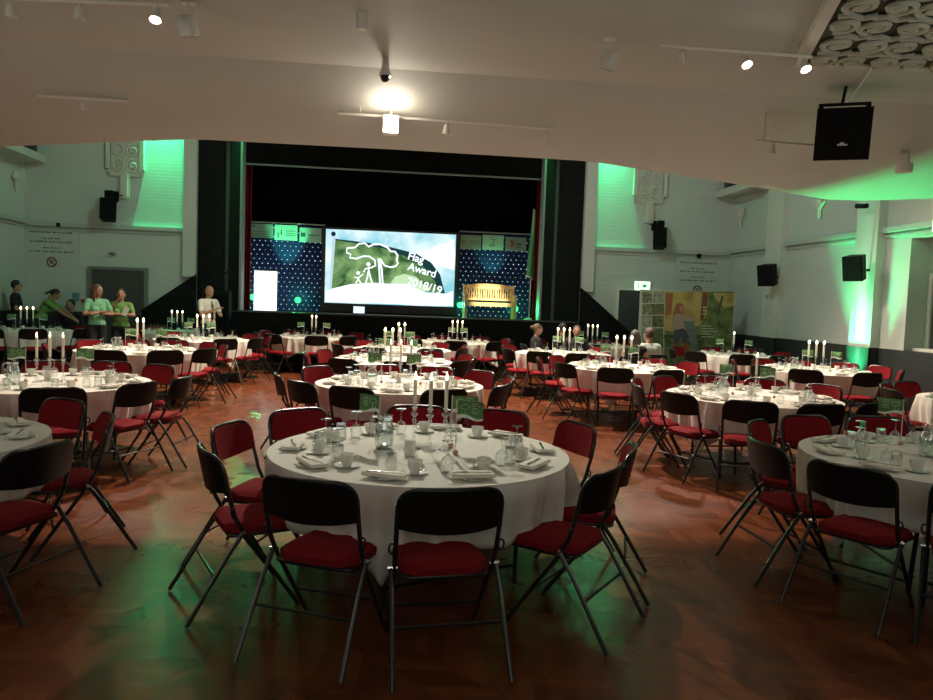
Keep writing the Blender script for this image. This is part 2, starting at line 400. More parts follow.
# ------------------------------------------------------------------ scroll ornaments
def spiral(cx, cy, r, turns=1.6, a0=0, sgn=1, n=26):
    return [(cx+sgn*r*(1-.82*t)*cos(a0+turns*2*pi*t), cy+r*(1-.82*t)*sin(a0+turns*2*pi*t)) for t in [i/n for i in range(n+1)]]
def fret(name, loc, label, s):
    r = tag(empty(name, loc), label, 'wall ornament')
    MB().box(-.43, -.33, -.09, 0, 0, 1.4).box(.33, .43, -.09, 0, 0, 1.4).build('outer_moulding', M_MOULD, r, smooth=0)
    MB().prism([(-.35, -.12), (.35, -.12), (.35, 1.4), (-.35, 1.4)], -.05, 0).build('back_panel', M_WALLP, r, smooth=0)
    MB().box(-.11, .11, -.09, 0, -.68, -.12).box(-.07, .07, -.12, -.09, -.62, -.12).build('drop_bracket', M_MOULD, r, smooth=0)
    mb = MB()
    for row in range(4):
        for sg in (-1, 1):
            mb.tube([(x, -.065, z) for x, z in spiral(sg*.17, .07+row*.36, .155, 1.6, pi/2, sg)], .028, 6)
        mb.tube([(0, -.06, -.1+row*.36), (.05, -.06, .05+row*.36), (-.05, -.06, .18+row*.36), (0, -.06, .28+row*.36)], .022, 6)
    mb.box(-.37, -.33, -.08, 0, -.14, 1.4).box(.33, .37, -.08, 0, -.14, 1.4).box(-.37, .37, -.08, 0, -.17, -.12)
    mb.build('scrollwork', M_MOULD, r)
p = aty(126, 172, YB); fret('wall_fretwork', (p.x, YB, 4.50), 'plaster scrollwork panel on the wall left of the stage', 1)
p = aty(649, 200, YB); fret('wall_fretwork', (p.x, YB, 4.50), 'plaster scrollwork panel on the wall right of the stage', 1)

# ceiling grille
r = tag(empty('ceiling_grille', (0, 0, CZ)), 'ornate scrollwork ceiling grille with a white moulded frame', 'ceiling grille')
c0 = Vector((3.50, 6.36)); e1 = Vector((5.35, 6.20)); e2 = Vector((2.86, 4.70)); e3 = Vector((4.9, 4.6))
MB().prism([(c0.x, c0.y), (e1.x, e1.y), (e3.x, e3.y), (e2.x, e2.y)], -.03, -.005, axis='z').build('dark_backing', mat('grille_backing', (.05, .055, .03), .8), r, smooth=0)
def bar(a, b, w, z0, z1, mbx):
    d = (b-a).normalized(); q = Vector((-d.y, d.x))*w/2
    mbx.prism([tuple(a-q), tuple(b-q), tuple(b+q), tuple(a+q)], z0, z1, axis='z')
mb = MB(); bar(e2, c0, .085, -.075, 0, mb); bar(c0, e1, .05, -.05, 0, mb); bar(e1, e3, .06, -.06, 0, mb); bar(e3, e2, .06, -.06, 0, mb)
mb.build('moulded_frame', M_MOULD, r, smooth=0)
mb = MB()
for iy in range(4):
    for ix in range(7):
        u = ix*.27+.17+(iy % 2)*.06; cyy = 6.17-.37*iy - ix*.02
        lx = 3.50-(6.36-cyy)*.385
        cx = lx+u
        if cx > 5.0: continue
        sg = 1 if (ix+iy) % 2 else -1
        mb.tube([(x, y, -.06) for x, y in spiral(cx, cyy, .125, 1.5, pi*.5, sg)], .026, 6)
        mb.tube([(cx-.13, cyy-.15, -.055), (cx-.05, cyy-.19, -.055), (cx+.06, cyy-.15, -.055), (cx+.13, cyy-.22, -.055)], .024, 6)
        mb.ell((cx, cyy, -.055), (.055, .055, .03), n=10, k=6)
mb.build('scrollwork', mat('grille_paint', (.40, .42, .34), .6), r)

# ------------------------------------------------------------------ ceiling fittings
def track(a, b, name, label, heads):
    a = Vector(a); b = Vector(b)
    r = tag(empty(name, a), label, 'track light')
    d = b-a
    MB().tube([(0, 0, 0), tuple(d)], .014, 6).build('rail', M_WHITEP, r)
    for k in (.1, .9):
        q = d*k; zc = soffit_z(a.x+q.x, a.y+q.y)-a.z
        MB().tube([tuple(q), (q.x, q.y, zc)], .006, 5).build('hanger', M_WHITEP, r)
    for t, lit, tgt, s in heads:
        p = d*t
        h = MB().tube([tuple(p), tuple(p+Vector((0, 0, -.05*s)))], .011*s, 6).build('lamp_stem', M_WHITEP, r)
        dr = (Vector(tgt)).normalized(); q = p+Vector((0, 0, -.05*s))
        Mx = dr.to_track_quat('-Z', 'Y').to_matrix()
        prof = [(.010*s, .02*s), (.028*s, .005*s), (.032*s, -.03*s), (.044*s, -.085*s), (.038*s, -.082*s), (.02*s, -.04*s)]
        lh_ = MB().lathe(prof, 14, M=Mx, c=q).build('lamp_head', M_WHITEP, r)
        if lit:
            MB().ell(q+dr*.072*s, (.036*s, .036*s, .03*s)).build('bulb', emat('bulb_%d' % lit, (1, .9, .74), lit), lh_)
            w = a+q+dr*.13*s
            lamp('track_lamp_light', 'SPOT', w, w+dr, WARM, lit*.7, .03, 100, .6)
    return r
track(atz(660, 45, 3.80), atz(812, 57, 3.80), 'track_light', 'short white track with three spot heads beside the scroll grille',
      [(.14, 0, (0, .2, -1), 1), (.55, 30, (.1, -.5, -.8), 1), (.94, 30, (.1, -.5, -.8), 1)])
track(atz(-20, -3, 3.80), atz(170, 5, 3.80), 'track_light', 'white track with spot heads at the top left corner',
      [(.16, 0, (0, .1, -1), 1), (.52, 0, (0, .1, -1), 1), (.93, 30, (0, -.4, -.9), 1)])
a_ = atz(338, 113, 3.58); b_ = atz(555, 129, 3.58)
track(a_, b_, 'track_light', 'long track across the middle of the sloped balcony ceiling with brightest lamp',
      [(.23, 0, (-.2, -1, -.3), 1.0), (.49, 0, (0, .2, -1), 1), (.96, 0, (0, .2, -1), 1)])
r = tag(empty('spotlight', atz(391, 122, 3.52)), 'glaring bright square floodlight hanging from the middle track', 'spotlight')
MB().rbox(-.085, .085, -.06, .06, -.13, .06, .02).build('housing', M_WHITEP, r)
MB().box(-.075, .075, -.075, -.061, -.12, .05).build('lamp_face', emat('flood_face', (1, .93, .82), 40), r)
MB().tube([(0, 0, .06), (0, 0, .12)], .01, 6).build('lamp_stem', M_WHITEP, r)
fl = atz(391, 122, 3.52)
lamp('flood_light', 'POINT', (fl.x, fl.y-.12, fl.z+.02), None, WARM, 9, .05)
lamp('flood_beam', 'SPOT', (fl.x, fl.y-.14, fl.z-.03), (.15, 4.6, .7), (1, .90, .74), 480, .06, 44, .8)
tk = atz(765, 141, 3.5)
track((tk.x-.1, tk.y, 3.50), (tk.x+.9, tk.y+.1, 3.50), 'track_light', 'plain track with one unlit head behind the hanging speaker', [(.2, 0, (0, .2, -1), .9)])
tk = atz(78, 100, 3.6)
track((tk.x-.4, tk.y, 3.62), (tk.x+.5, tk.y, 3.62), 'track_light', 'faint track with one unlit head at the left of the sloped ceiling', [(.5, 0, (0, .2, -1), .9)])

def ceil_speaker(px, py, z, s, label, ry):
    p = atz(px, py, z); zc = soffit_z(p.x, p.y)-p.z
    r = tag(empty('ceiling_speaker', p), label, 'speaker')
    q = Euler((radians(25), 0, ry)).to_matrix().to_4x4()
    MB().rbox(-.075*s, .075*s, -.08*s, .06*s, -.11*s, .08*s, .03*s, M=q).build('cabinet', M_WHITEP, r)
    MB().rbox(-.062*s, .062*s, -.075*s, .05*s, -.118*s, -.109*s, .025*s, M=q).build('grille', mat('speaker_cloth', (.42, .42, .38), .8), r)
    MB().tube([(0, 0, .05*s), (0, 0, zc)], .012, 6).box(-.05, .05, -.03, .03, zc-.01, zc).build('bracket', M_WHITEP, r)
ceil_speaker(188, 24, 3.74, .82, 'small white ceiling speaker beside the top left track', radians(-20))
ceil_speaker(609, 58, 3.74, .82, 'small white ceiling speaker left of the three-lamp track', radians(40))
p = atz(362, 22, 3.84)
tag(MB().lathe([(.001, -.06), (.035, -.055), (.045, -.03), (.045, .02), (.05, .06)], 16).build('smoke_detector', M_WHITEP, loc=p), 'white round detector on the flat ceiling near the top edge', 'smoke detector')
p = atz(385, 77, 3.72); zc = soffit_z(p.x, p.y)-p.z
r = tag(empty('dome_camera', p), 'chrome dome camera on the ceiling above the glaring floodlight', 'camera')
MB().lathe([(.02, .0), (.055, .005), (.055, .04), (.04, .06), (.03, max(.07, zc))], 16).build('housing', M_CHROME, r)
MB().ell((0, 0, -.005), (.042, .042, .045)).build('dome', M_BLK, r)
p = atz(904, 168, 3.48); zc = soffit_z(p.x, p.y)-p.z
r = tag(empty('projector_lamp', p), 'white cylindrical ceiling fitting right of the hanging speaker', 'ceiling light')
MB().lathe([(.001, -.06), (.09, -.055), (.10, 0), (.095, .05), (.06, .06)], 18).build('drum', M_WHITEP, r)
MB().lathe([(.06, .06), (.055, max(.1, zc-.03))], 16).build('stem', M_WHITEP, r)

# black loudspeakers
M_SPK = mat('speaker_black', (.004, .004, .0045), .6, spec=.12)
def speaker_body(r, w, h, d, tilt, rz, off=(0, 0, 0)):
    Mx = Matrix.Translation(off) @ Euler((tilt, 0, rz)).to_matrix().to_4x4()
    pl = [(-w/2, 0), (w/2, 0), (w*.36, d), (-w*.36, d)]
    vs = [Mx @ Vector((x, y, z)) for z in (-h/2, h/2) for x, y in pl]
    MB().add(vs, [(3, 2, 1, 0), (4, 5, 6, 7), (0, 1, 5, 4), (1, 2, 6, 5), (2, 3, 7, 6), (3, 0, 4, 7)]).build('cabinet', M_SPK, r, smooth=0)
    MB().box(-w/2+.015, w/2-.015, -.012, 0, -h/2+.02, h/2-.02, M=Mx).build('grille', mat('speaker_mesh', (.006, .006, .0065), .8, spec=.1), r, smooth=0)
    return Mx
def wall_speaker(p, wall, w, h, label, rz, tilt=radians(-12)):
    r = tag(empty('wall_speaker', p), label, 'speaker')
    speaker_body(r, w, h, w*.8, tilt, rz)
    return r
p = aty(108, 208, 18.0); s = wall_speaker(p, 'b', .36, .50, 'black loudspeaker on the wall left of the stage, under the scrollwork', radians(12))
MB().box(-.02, .02, .2, YB-p.y, .30, .34).box(-.12, .06, .1, .22, .26, .42).tube([(-.1, .2, .34), (.28, .16, .32)], .012, 6).box(-.06, .06, YB-p.y-.03, YB-p.y, .2, .45).build('wall_bracket', M_SPK, s, smooth=0)
p = aty(660, 237, 18.0); s = wall_speaker(p, 'b', .34, .50, 'black loudspeaker on the wall right of the stage, under the scrollwork', radians(-12))
MB().box(-.02, .02, .2, YB-p.y, .30, .34).box(-.02, .14, .1, .22, .26, .42).tube([(.1, .2, .34), (-.24, .16, .32)], .012, 6).box(-.06, .06, YB-p.y-.03, YB-p.y, .2, .45).build('wall_bracket', M_SPK, s, smooth=0)
p = atx(765, 276, 8.12); s = wall_speaker(p, 'r', .36, .46, 'black loudspeaker bracketed to the far pillar by the banner', radians(-55), radians(12))
MB().tube([(.12, .1, 0), (WX-.14-p.x, .15, 0)], .022, 6).build('wall_bracket', M_SPK, s)
p = atx(852, 269, 8.05); s = wall_speaker(p, 'r', .34, .44, 'black loudspeaker bracketed to the green-lit pillar', radians(-57), radians(12))
MB().tube([(.12, .1, 0), (WX-.17-p.x, .15, 0)], .022, 6).build('wall_bracket', M_SPK, s)
# big hanging loudspeaker
p = aty(843, 134, 7.0)
r = tag(empty('hanging_speaker', p), 'large black loudspeaker hanging from the balcony ceiling at upper right', 'speaker')
Mx = speaker_body(r, .50, .50, .36, radians(12), radians(-24))
zt = soffit_z(p.x, p.y)-p.z
MB().box(-.22, .22, .04, .10, .265, .295, M=Mx).box(-.23, -.19, .04, .10, .2, .295, M=Mx).box(.19, .23, .04, .10, .2, .295, M=Mx).tube([(0, .05, .28), (0, 0, zt)], .016, 6).build('bracket', M_SPK, r, smooth=0)
mb = MB().box(-.045, .045, -.018, -.012, -.11, -.095, M=Mx); mb.ell(Mx @ Vector((0, -.015, -.09)), (.03, .006, .012), n=10, k=6)
mb.build('badge', mat('badge_silver', (.55, .57, .58), .4), r)
q0 = atz(873, 66, CZ-.01); q1 = Vector((p.x+.02, p.y+.05, p.z+.295))
tag(MB().tube([q0, q0.lerp(q1, .5)+Vector((0, 0, -.03)), q1], .009, 6).build('cable', M_WHITEP), 'white cable running from the scroll grille to the hanging speaker', 'cable')
p = atx(861, 207, 8.3); r = tag(empty('security_camera', p), 'small security camera at the top of the green-lit pillar', 'camera')
MB().tube([(0, -.16, 0), (0, .12, .03)], .045, 10).build('camera_body', M_SPK, r); MB().tube([(0, .05, 0), (.3, .05, .06)], .015, 6).build('bracket', M_WHITEP, r)
# small flower-like wall ornaments
def sconce(loc, rz, label):
    r = tag(empty('wall_ornament', loc, rz), label, 'wall ornament')
    mb = MB()
    for k in range(5):
        a = radians(-60+30*k); mb.tube([(0, -.05, 0), (.14*sin(a), -.07, .17*cos(a)), (.20*sin(a), -.03, .26*cos(a))], [.035, .05, .015], 6)
    mb.build('fan_leaves', M_MOULD, r); MB().lathe([(.02, -.22), (.05, -.16), (.04, -.05), (.07, 0), (.03, .03)], 10, c=(0, -.05, 0)).build('base', M_MOULD, r)
p = atx(9, 180, -WX); sconce((-WX, 18.0, p.z), radians(90), 'plaster leaf ornament on the far left wall')
p = atx(743, 218, WX); sconce((WX, p.y, p.z), radians(-90), 'plaster leaf ornament on the right wall between corner and far pillar')
p = atx(822, 208, WX); sconce((WX, p.y, p.z), radians(-90), 'plaster leaf ornament on the right wall between the two pillars')

# wall notices: rows of small lettering, no smoking discs
M_INK = mat('sign_ink', (.05, .07, .06), .6)
def notice(px, py, w, label, seed):
    p = aty(px, py, YB); rnd = random.Random(seed)
    r = tag(empty('wall_notice', (p.x, YB-.004, p.z)), label, 'sign')
    MB().box(-w/2-.12, w/2+.12, -.008, .004, -.62, .32).build('board', mat('notice_board', (.48, .52, .49), .7), r, smooth=0)
    mb = MB()
    for z, ww, h in ((.16, w, .042), (.02, w*.42, .034), (-.06, w, .036), (-.20, w*.38, .034), (-.29, w, .036)):
        x = -ww/2
        while x < ww/2-.03:
            l = rnd.uniform(.06, .17); l = min(l, ww/2-x)
            xx = x
            while xx < x+l-.012:
                mb.box(xx, xx+.014, -.012, -.008, z, z+h*rnd.choice((.7, .7, 1))); xx += .022
            x += l+.03
    mb.build('lettering', M_INK, r, smooth=0)
    return p
pl_ = notice(52, 240, 1.0, 'notice with rows of small lettering on the wall left of the stage', 3)
pr_ = notice(698, 270, .98, 'notice with rows of small lettering on the wall above the banner', 5)
def nosmoke(px, py, label):
    p = aty(px, py, YB)
    r = tag(empty('no_smoking_sign', (p.x, YB-.004, p.z)), label, 'sign')
    Mx = Euler((pi/2, 0, 0)).to_matrix()
    MB().lathe([(.11, 0), (.11, .012)], 24, M=Mx).build('disc', mat('sign_cream', (.55, .50, .44), .6), r)
    MB().tube([(.105*cos(a), -.015, .105*sin(a)) for a in [2*pi*i/24 for i in range(24)]], .014, 6, closed=True).tube([(-.075, -.015, .075), (.075, -.015, -.075)], .012, 6).tube([(-.06, -.014, -.06), (.06, -.014, .055)], .009, 6).build('symbol', mat('sign_ring', (.10, .04, .035), .6), r)
nosmoke(52, 262, 'round no smoking sign under the notice left of the stage')
nosmoke(697, 290, 'round no smoking sign peeping above the banner')
def wallbox(name, px, py, w, h, d, m, label, cat, Y=YB):
    p = aty(px, py, Y)
    return tag(MB().box(-w/2, w/2, -d, 0, -h/2, h/2).build(name, m, loc=(p.x, Y, p.z), smooth=0), label, cat)
wallbox('wall_sensor', 60, 225, .09, .09, .1, M_SPK, 'tiny black sensor box below the rail on the left back wall', 'sensor')
wallbox('wall_sensor', 698, 256, .09, .11, .1, M_SPK, 'tiny black sensor box below the rail above the right notice', 'sensor')
wallbox('wall_lamp', 113, 254, .12, .07, .08, mat('grey_lampbox', (.15, .17, .16), .5), 'small grey light fitting above the left door', 'wall light')
wallbox('first_aid_sign', 76, 297, .16, .20, .02, mat('blue_sign', (.10, .25, .30), .5), 'pale blue safety notice beside the left door', 'sign')
wallbox('alarm_call_point', 84, 301, .09, .09, .04, mat('red_box', (.30, .07, .04), .5), 'red fire alarm call point beside the left door', 'alarm')
wallbox('light_switch', 89, 301, .09, .09, .03, mat('green_box', (.07, .14, .07), .5), 'small dark green box right of the fire alarm call point', 'switch')
# exit sign
p = aty(641, 286, YB); r = tag(empty('exit_sign', (p.x, YB, p.z)), 'lit green and white exit sign over the right door', 'sign')
MB().box(-.22, .22, -.1, 0, -.13, .13).build('sign_box', M_WHITEP, r, smooth=0)
MB().box(-.20, .20, -.105, -.1, -.11, .11).build('lit_panel', emat('exit_white', (.55, 1, .62), 2.6), r, smooth=0)
mb = MB().box(-.02, .13, -.11, -.105, -.02, .02).prism([(.03, -.07), (.12, 0), (.03, .07)][::-1], -.11, -.105).ell((-.10, -.108, .06), (.018, .004, .018)).tube([(-.10, -.108, .04), (-.11, -.108, -.02), (-.07, -.108, -.08)], .01, 5).tube([(-.11, -.108, -.02), (-.16, -.108, -.07)], .01, 5).tube([(-.14, -.108, .02), (-.06, -.108, .01)], .008, 5)
mb.build('running_man_and_arrow', emat('exit_green', (.01, .30, .08), 1.0), r)
p = atx(932, 226, 8.55); r = tag(empty('exit_sign', p), 'glowing exit sign cut off at the right edge of the view', 'sign')
MB().box(0, .1, -.35, .0, -.1, .1).build('sign_box', M_WHITEP, r, smooth=0); MB().box(-.006, 0, -.33, -.02, -.085, .085).build('lit_panel', emat('exit_white', (.55, 1, .62), 2.6), r, smooth=0)
# notices on far pillar
for (px, py, w, h, lb) in ((768, 309, .22, .28, 'white paper notice on the far pillar at eye height'), (767, 297, .12, .10, 'small grey box on the far pillar under the loudspeaker')):
    p = atx(px, py, WX-.14)
    tag(MB().box(-.01, 0, -w/2, w/2, -h/2, h/2).build('pillar_notice', mat('pillar_paper', (.55, .56, .52), .7) if w > .15 else mat('grey_box', (.3, .32, .3), .6), loc=(WX-.14, p.y, p.z), smooth=0), lb, 'notice')

# green uplighter at the pillar foot
up = Vector((WX-.42, 12.70, 0))
r = tag(empty('uplighter', up), 'green LED uplighter on the floor at the foot of the right pillar', 'stage light')
MB().lathe([(.09, .02), (.10, .05), (.10, .2), (.085, .22)], 16).build('housing', M_BLK, r)
MB().lathe([(.001, .212), (.08, .212)], 16).build('lens', M_GREENLED, r)
lamp('uplighter_light', 'SPOT', up+Vector((0, 0, .26)), up+Vector((.16, 0.0, 2.2)), (.03, 1, .32), 1500, .06, 66, .9)
lamp('uplighter_spill', 'SPOT', up+Vector((-.05, -.05, .26)), Vector((7.3, 10.7, 3.4)), GREEN, 1100, .06, 62, 1.0)
lamp('uplighter_light', 'SPOT', up+Vector((0.1, 0, .26)), up+Vector((.25, 0.0, 1.3)), (.6, 1, .85), 900, .04, 15, .9)

# ------------------------------------------------------------------ stage dressing
def curtain(name, x0, x1, y, z0, z1, m, label, folds=5, amp=.05):
    n = folds*8; vs = []
    for i in range(n+1):
        x = x0+(x1-x0)*i/n; yy = y+amp*sin(2*pi*folds*i/n)
        vs += [(x, yy, z0), (x, yy, z1), (x, yy+.02, z0), (x, yy+.02, z1)]
    fs = []
    for i in range(n): a = i*4; b = a+4; fs += [(a, b, b+1, a+1), (a+2, a+3, b+3, b+2), (a+1, b+1, b+3, a+3), (a, a+2, b+2, b)]
    fs += [(0, 1, 3, 2), (n*4, n*4+2, n*4+3, n*4+1)]
    return tag(MB().add(vs, fs).build(name, m), label, 'curtain')
curtain('stage_curtain', -3.92, -3.60, YB+.75, 1.24, 6, M_REDCURT, 'red stage curtain gathered at the left of the opening', 3)
curtain('stage_curtain', 3.66, 4.0, YB+.8, 1.24, 6, M_REDCURT, 'red stage curtain gathered at the right of the opening', 3)
lamp('curtain_lamp', 'SPOT', (-3.2, 19.6, 1.5), (-3.75, 19.2, 2.0), (1, .1, .1), 14, .05, 70, 1)
lamp('curtain_lamp', 'SPOT', (3.3, 19.6, 1.5), (3.75, 19.3, 2.0), (1, .15, .2), 30, .05, 70, 1)

def star_mat():
    m = bpy.data.materials.new('star_cloth'); m.use_nodes = True; nt = m.node_tree; b = nt.nodes['Principled BSDF']; L = nt.links.new
    b.inputs['Base Color'].default_value = (.004, .012, .085, 1); b.inputs['Roughness'].default_value = .9
    tc = nt.nodes.new('ShaderNodeTexCoord'); sp = nt.nodes.new('ShaderNodeSeparateXYZ'); L(tc.outputs['Object'], sp.inputs[0])
    def mth(op, a, c=None):
        n = nt.nodes.new('ShaderNodeMath'); n.operation = op
        for i, q in enumerate((a, c)):
            if q is None: continue
            if hasattr(q, 'links'): L(q, n.inputs[i])
            else: n.inputs[i].default_value = q
        return n.outputs[0]
    v = mth('DIVIDE', sp.outputs[2], .125); row = mth('FLOOR', v)
    odd = mth('MODULO', mth('ABSOLUTE', row), 2.0)
    u = mth('ADD', mth('DIVIDE', sp.outputs[0], .152), mth('MULTIPLY', odd, .5))
    fu = mth('SUBTRACT', mth('FRACT', u), .5); fv = mth('SUBTRACT', mth('FRACT', v), .5)
    du = mth('MULTIPLY', fu, .152); dv = mth('MULTIPLY', fv, .125)
    d = mth('SQRT', mth('ADD', mth('MULTIPLY', du, du), mth('MULTIPLY', dv, dv)))
    cb = nt.nodes.new('ShaderNodeCombineXYZ'); L(mth('FLOOR', u), cb.inputs[0]); L(row, cb.inputs[1])
    wn = nt.nodes.new('ShaderNodeTexWhiteNoise'); L(cb.outputs[0], wn.inputs['Vector'])
    on = mth('LESS_THAN', d, .013)
    st = mth('MULTIPLY', on, mth('ADD', mth('MULTIPLY', wn.outputs['Value'], 1.6), .35))
    b.inputs['Emission Color'].default_value = (.50, .66, 1, 1); L(st, b.inputs['Emission Strength'])
    return m
M_STAR = star_mat()
M_CARDA = mat('card_dim', (.30, .42, .33), .7); M_CARDB = mat('card_bright', (.50, .80, .62), .7)
def starcloth(x0, x1, ztop, label):
    YS = 21.2
    r = tag(empty('star_cloth', ((x0+x1)/2, YS, 1.22)), label, 'backdrop')
    w = (x1-x0)/2
    MB().box(-w, w, 0, .03, 0, ztop-1.22).build('led_cloth', M_STAR, r, smooth=0)
    MB().tube([(-w, .0, ztop-1.18), (w, 0, ztop-1.18)], .02, 6).build('truss_bar', mat('truss', (.5, .52, .5), .4), r)
    return r
starcloth(-3.98, -1.95, 3.62, 'dark blue star cloth with white lights left of the screen')
starcloth(1.83, 3.95, 3.62, 'dark blue star cloth with white lights right of the screen')
def card(x, z, w, h, m, label, art):
    r = tag(empty('sponsor_card', (x, 21.15, z)), label, 'sign', )
    MB().box(-w/2, w/2, -.01, .01, -h/2, h/2).build('card', m, r, smooth=0)
    mb = MB(); ink = mat('card_ink', (.05, .16, .10), .7)
    if art == 0:
        mb.box(-w/2+.04, -w/2+.11, -.014, -.01, h/2-.09, h/2-.04)
        for k in range(3): mb.box(-w/2+.03, w/2-.05, -.014, -.01, -.02-.06*k, -.035-.06*k+.004)
    elif art == 1:
        for k in range(2): mb.ell((-w/2+.10+.08*k, -.012, -.03+.08*k), (.018, .004, .018)); mb.tube([(-w/2+.10+.08*k, -.012, -.06+.08*k), (-w/2+.10+.08*k, -.012, -.14+.08*k)], .014, 5)
        for k in range(3): mb.box(.0, w/2-.05, -.014, -.01, .04-.06*k, .055-.06*k)
    elif art == 2:
        mb.box(-w/2+.03, -w/2+.16, -.014, -.01, -.05, .06); mb.box(-w/2+.2, w/2-.06, -.014, -.01, -.01, .008)
    elif art == 3:
        mb.tube([(-w/2+.1+.04*cos(a), -.012, .04*sin(a)) for a in [2*pi*i/12 for i in range(12)]], .01, 5, closed=True)
        for k in range(2): mb.box(-.02, w/2-.06, -.014, -.01, .03-.07*k, .045-.07*k)
    elif art == 4:
        mb.tube([(-.06, -.012, .1), (0, -.012, .06), (.06, -.012, .1)], .012, 5); mb.tube([(0, -.012, .05), (0, -.012, -.05)], .01, 5)
        mb.tube([(-.02+.08*cos(a), -.012, -.09+.03*sin(a)) for a in [2*pi*i/12 for i in range(12)]], .008, 5, closed=True)
    else:
        MB().prism([(-.20, .10), (-.11, .12), (-.04, .06), (-.03, -.02), (-.10, -.09), (-.2, -.10), (-.13, 0)][::-1], -.014, -.01).build('orange_emblem', mat('emblem_orange', (.42, .14, .04), .6), r, smooth=0)
        mb.box(.02, .08, -.014, -.01, -.04, .03).box(.10, .16, -.014, -.01, -.04, .03).box(-.02, .2, -.014, -.01, -.1, -.085)
    mb.build('printing', ink, r, smooth=0)
lamp('card_wash', 'SPOT', (-3.0, 20.4, 1.5), (-2.95, 21.15, 3.4), (.12, 1, .45), 520, .05, 36, .7)
lamp('card_wash', 'SPOT', (2.9, 20.4, 1.5), (2.75, 21.15, 3.4), (.12, 1, .45), 480, .05, 36, .7)
card(-3.66, 3.42, .60, .38, M_CARDA, 'dim sponsor card with text lines, leftmost above left star cloth', 0)
card(-3.01, 3.40, .62, .42, M_CARDB, 'bright sponsor card with figures, middle one above left star cloth', 1)
card(-2.34, 3.36, .60, .40, M_CARDB, 'sponsor card with small block logo, nearest the screen on its left', 2)
card(2.16, 3.36, .60, .40, M_CARDA, 'sponsor card with ring logo, nearest the screen on its right', 3)
card(2.80, 3.38, .60, .42, M_CARDB, 'bright sponsor card with drawn emblem, middle one above right star cloth', 4)
card(3.46, 3.36, .60, .40, M_CARDA, 'sponsor card with an orange emblem above the bench', 5)

# projection screen (flat picture, lit)
YS = 21.0; X0, X1, Z0, Z1 = -1.90, 1.72, 1.50, 3.54
r = tag(empty('projection_screen', (0, YS, 0)), 'large lit screen showing a green flag picture at the centre of the stage', 'screen')
MB().box(X0-.10, X1+.10, .0, .10, 1.26, Z1+.06).build('screen_frame', M_BLK, r, smooth=0)
def sky_mat():
    m = bpy.data.materials.new('screen_sky'); m.use_nodes = True; nt = m.node_tree; nt.nodes.clear(); L = nt.links.new
    out = nt.nodes.new('ShaderNodeOutputMaterial'); e = nt.nodes.new('ShaderNodeEmission'); L(e.outputs[0], out.inputs[0])
    tc = nt.nodes.new('ShaderNodeTexCoord'); n = nt.nodes.new('ShaderNodeTexNoise'); n.inputs['Scale'].default_value = .9; n.inputs['Detail'].default_value = 5
    L(tc.outputs['Object'], n.inputs['Vector']); r_ = nt.nodes.new('ShaderNodeValToRGB')
    r_.color_ramp.elements[0].position = .42; r_.color_ramp.elements[1].position = .62
    r_.color_ramp.elements[0].color = (.25, .62, .72, 1); r_.color_ramp.elements[1].color = (.9, 1, 1, 1)
    L(n.outputs['Fac'], r_.inputs[0]); L(r_.outputs[0], e.inputs[0]); e.inputs[1].default_value = 1.15
    return m
def flag_mat():
    m = bpy.data.materials.new('screen_flag'); m.use_nodes = True; nt = m.node_tree; nt.nodes.clear(); L = nt.links.new
    out = nt.nodes.new('ShaderNodeOutputMaterial'); e = nt.nodes.new('ShaderNodeEmission'); L(e.outputs[0], out.inputs[0])
    tc = nt.nodes.new('ShaderNodeTexCoord'); n = nt.nodes.new('ShaderNodeTexNoise'); n.inputs['Scale'].default_value = 1.6; n.inputs['Detail'].default_value = 3; n.inputs['Distortion'].default_value = 1.2
    L(tc.outputs['Object'], n.inputs['Vector']); r_ = nt.nodes.new('ShaderNodeValToRGB')
    r_.color_ramp.elements[0].position = .36; r_.color_ramp.elements[1].position = .66
    r_.color_ramp.elements[0].color = (.035, .12, .035, 1); r_.color_ramp.elements[1].color = (.27, .46, .18, 1)
    L(n.outputs['Fac'], r_.inputs[0]); L(r_.outputs[0], e.inputs[0]); e.inputs[1].default_value = 1.0
    return m
E_WHITE = emat('screen_white', (.88, .97, 1), 1.3)
MB().box(X0, X1, -.010, 0, Z0, Z1).build('picture_sky', sky_mat(), r, smooth=0)
def S(px, py): p = aty(px, py, YS); return (p.x, p.z)
def poly(pts, k, name, m): return MB().prism([S(*q) for q in pts][::-1], -.010-.002*k-.0015, -.010-.002*k, 0).build(name, m, r, smooth=0)
C6 = lambda pts: [(320+x/6.664, 225+y/6.664) for x, y in pts]
poly(C6([(740, 160), (790, 130), (830, 128), (893, 96), (893, 300), (700, 240), (640, 200)]), 1, 'picture_cloud', E_WHITE)
poly(C6([(102, 92), (330, 120), (480, 150), (640, 190), (740, 250), (800, 330), (832, 455), (780, 450), (700, 300), (560, 210), (100, 110)]), 2, 'picture_flag_edge', emat('flag_edge', (.012, .05, .05), 1))
poly(C6([(102, 100), (250, 125), (420, 155), (560, 205), (690, 280), (770, 380), (790, 455), (680, 440), (500, 400), (300, 395), (75, 425)]), 3, 'picture_flag', flag_mat())
poly(C6([(470, 390), (500, 345), (560, 325), (640, 345), (680, 390), (740, 430), (690, 445), (560, 415)]), 4, 'picture_flag_highlight', emat('flag_pale', (.60, .85, .50), 1))
poly(C6([(38, 510), (42, 440), (75, 425), (200, 395), (330, 385), (460, 392), (560, 392), (650, 425), (700, 450), (830, 460), (886, 440), (884, 540)]), 5, 'picture_mist', E_WHITE)
poly(C6([(85, 80), (105, 80), (78, 430), (64, 430)]), 6, 'picture_flagpole', emat('pole_grey', (.55, .75, .80), 1))
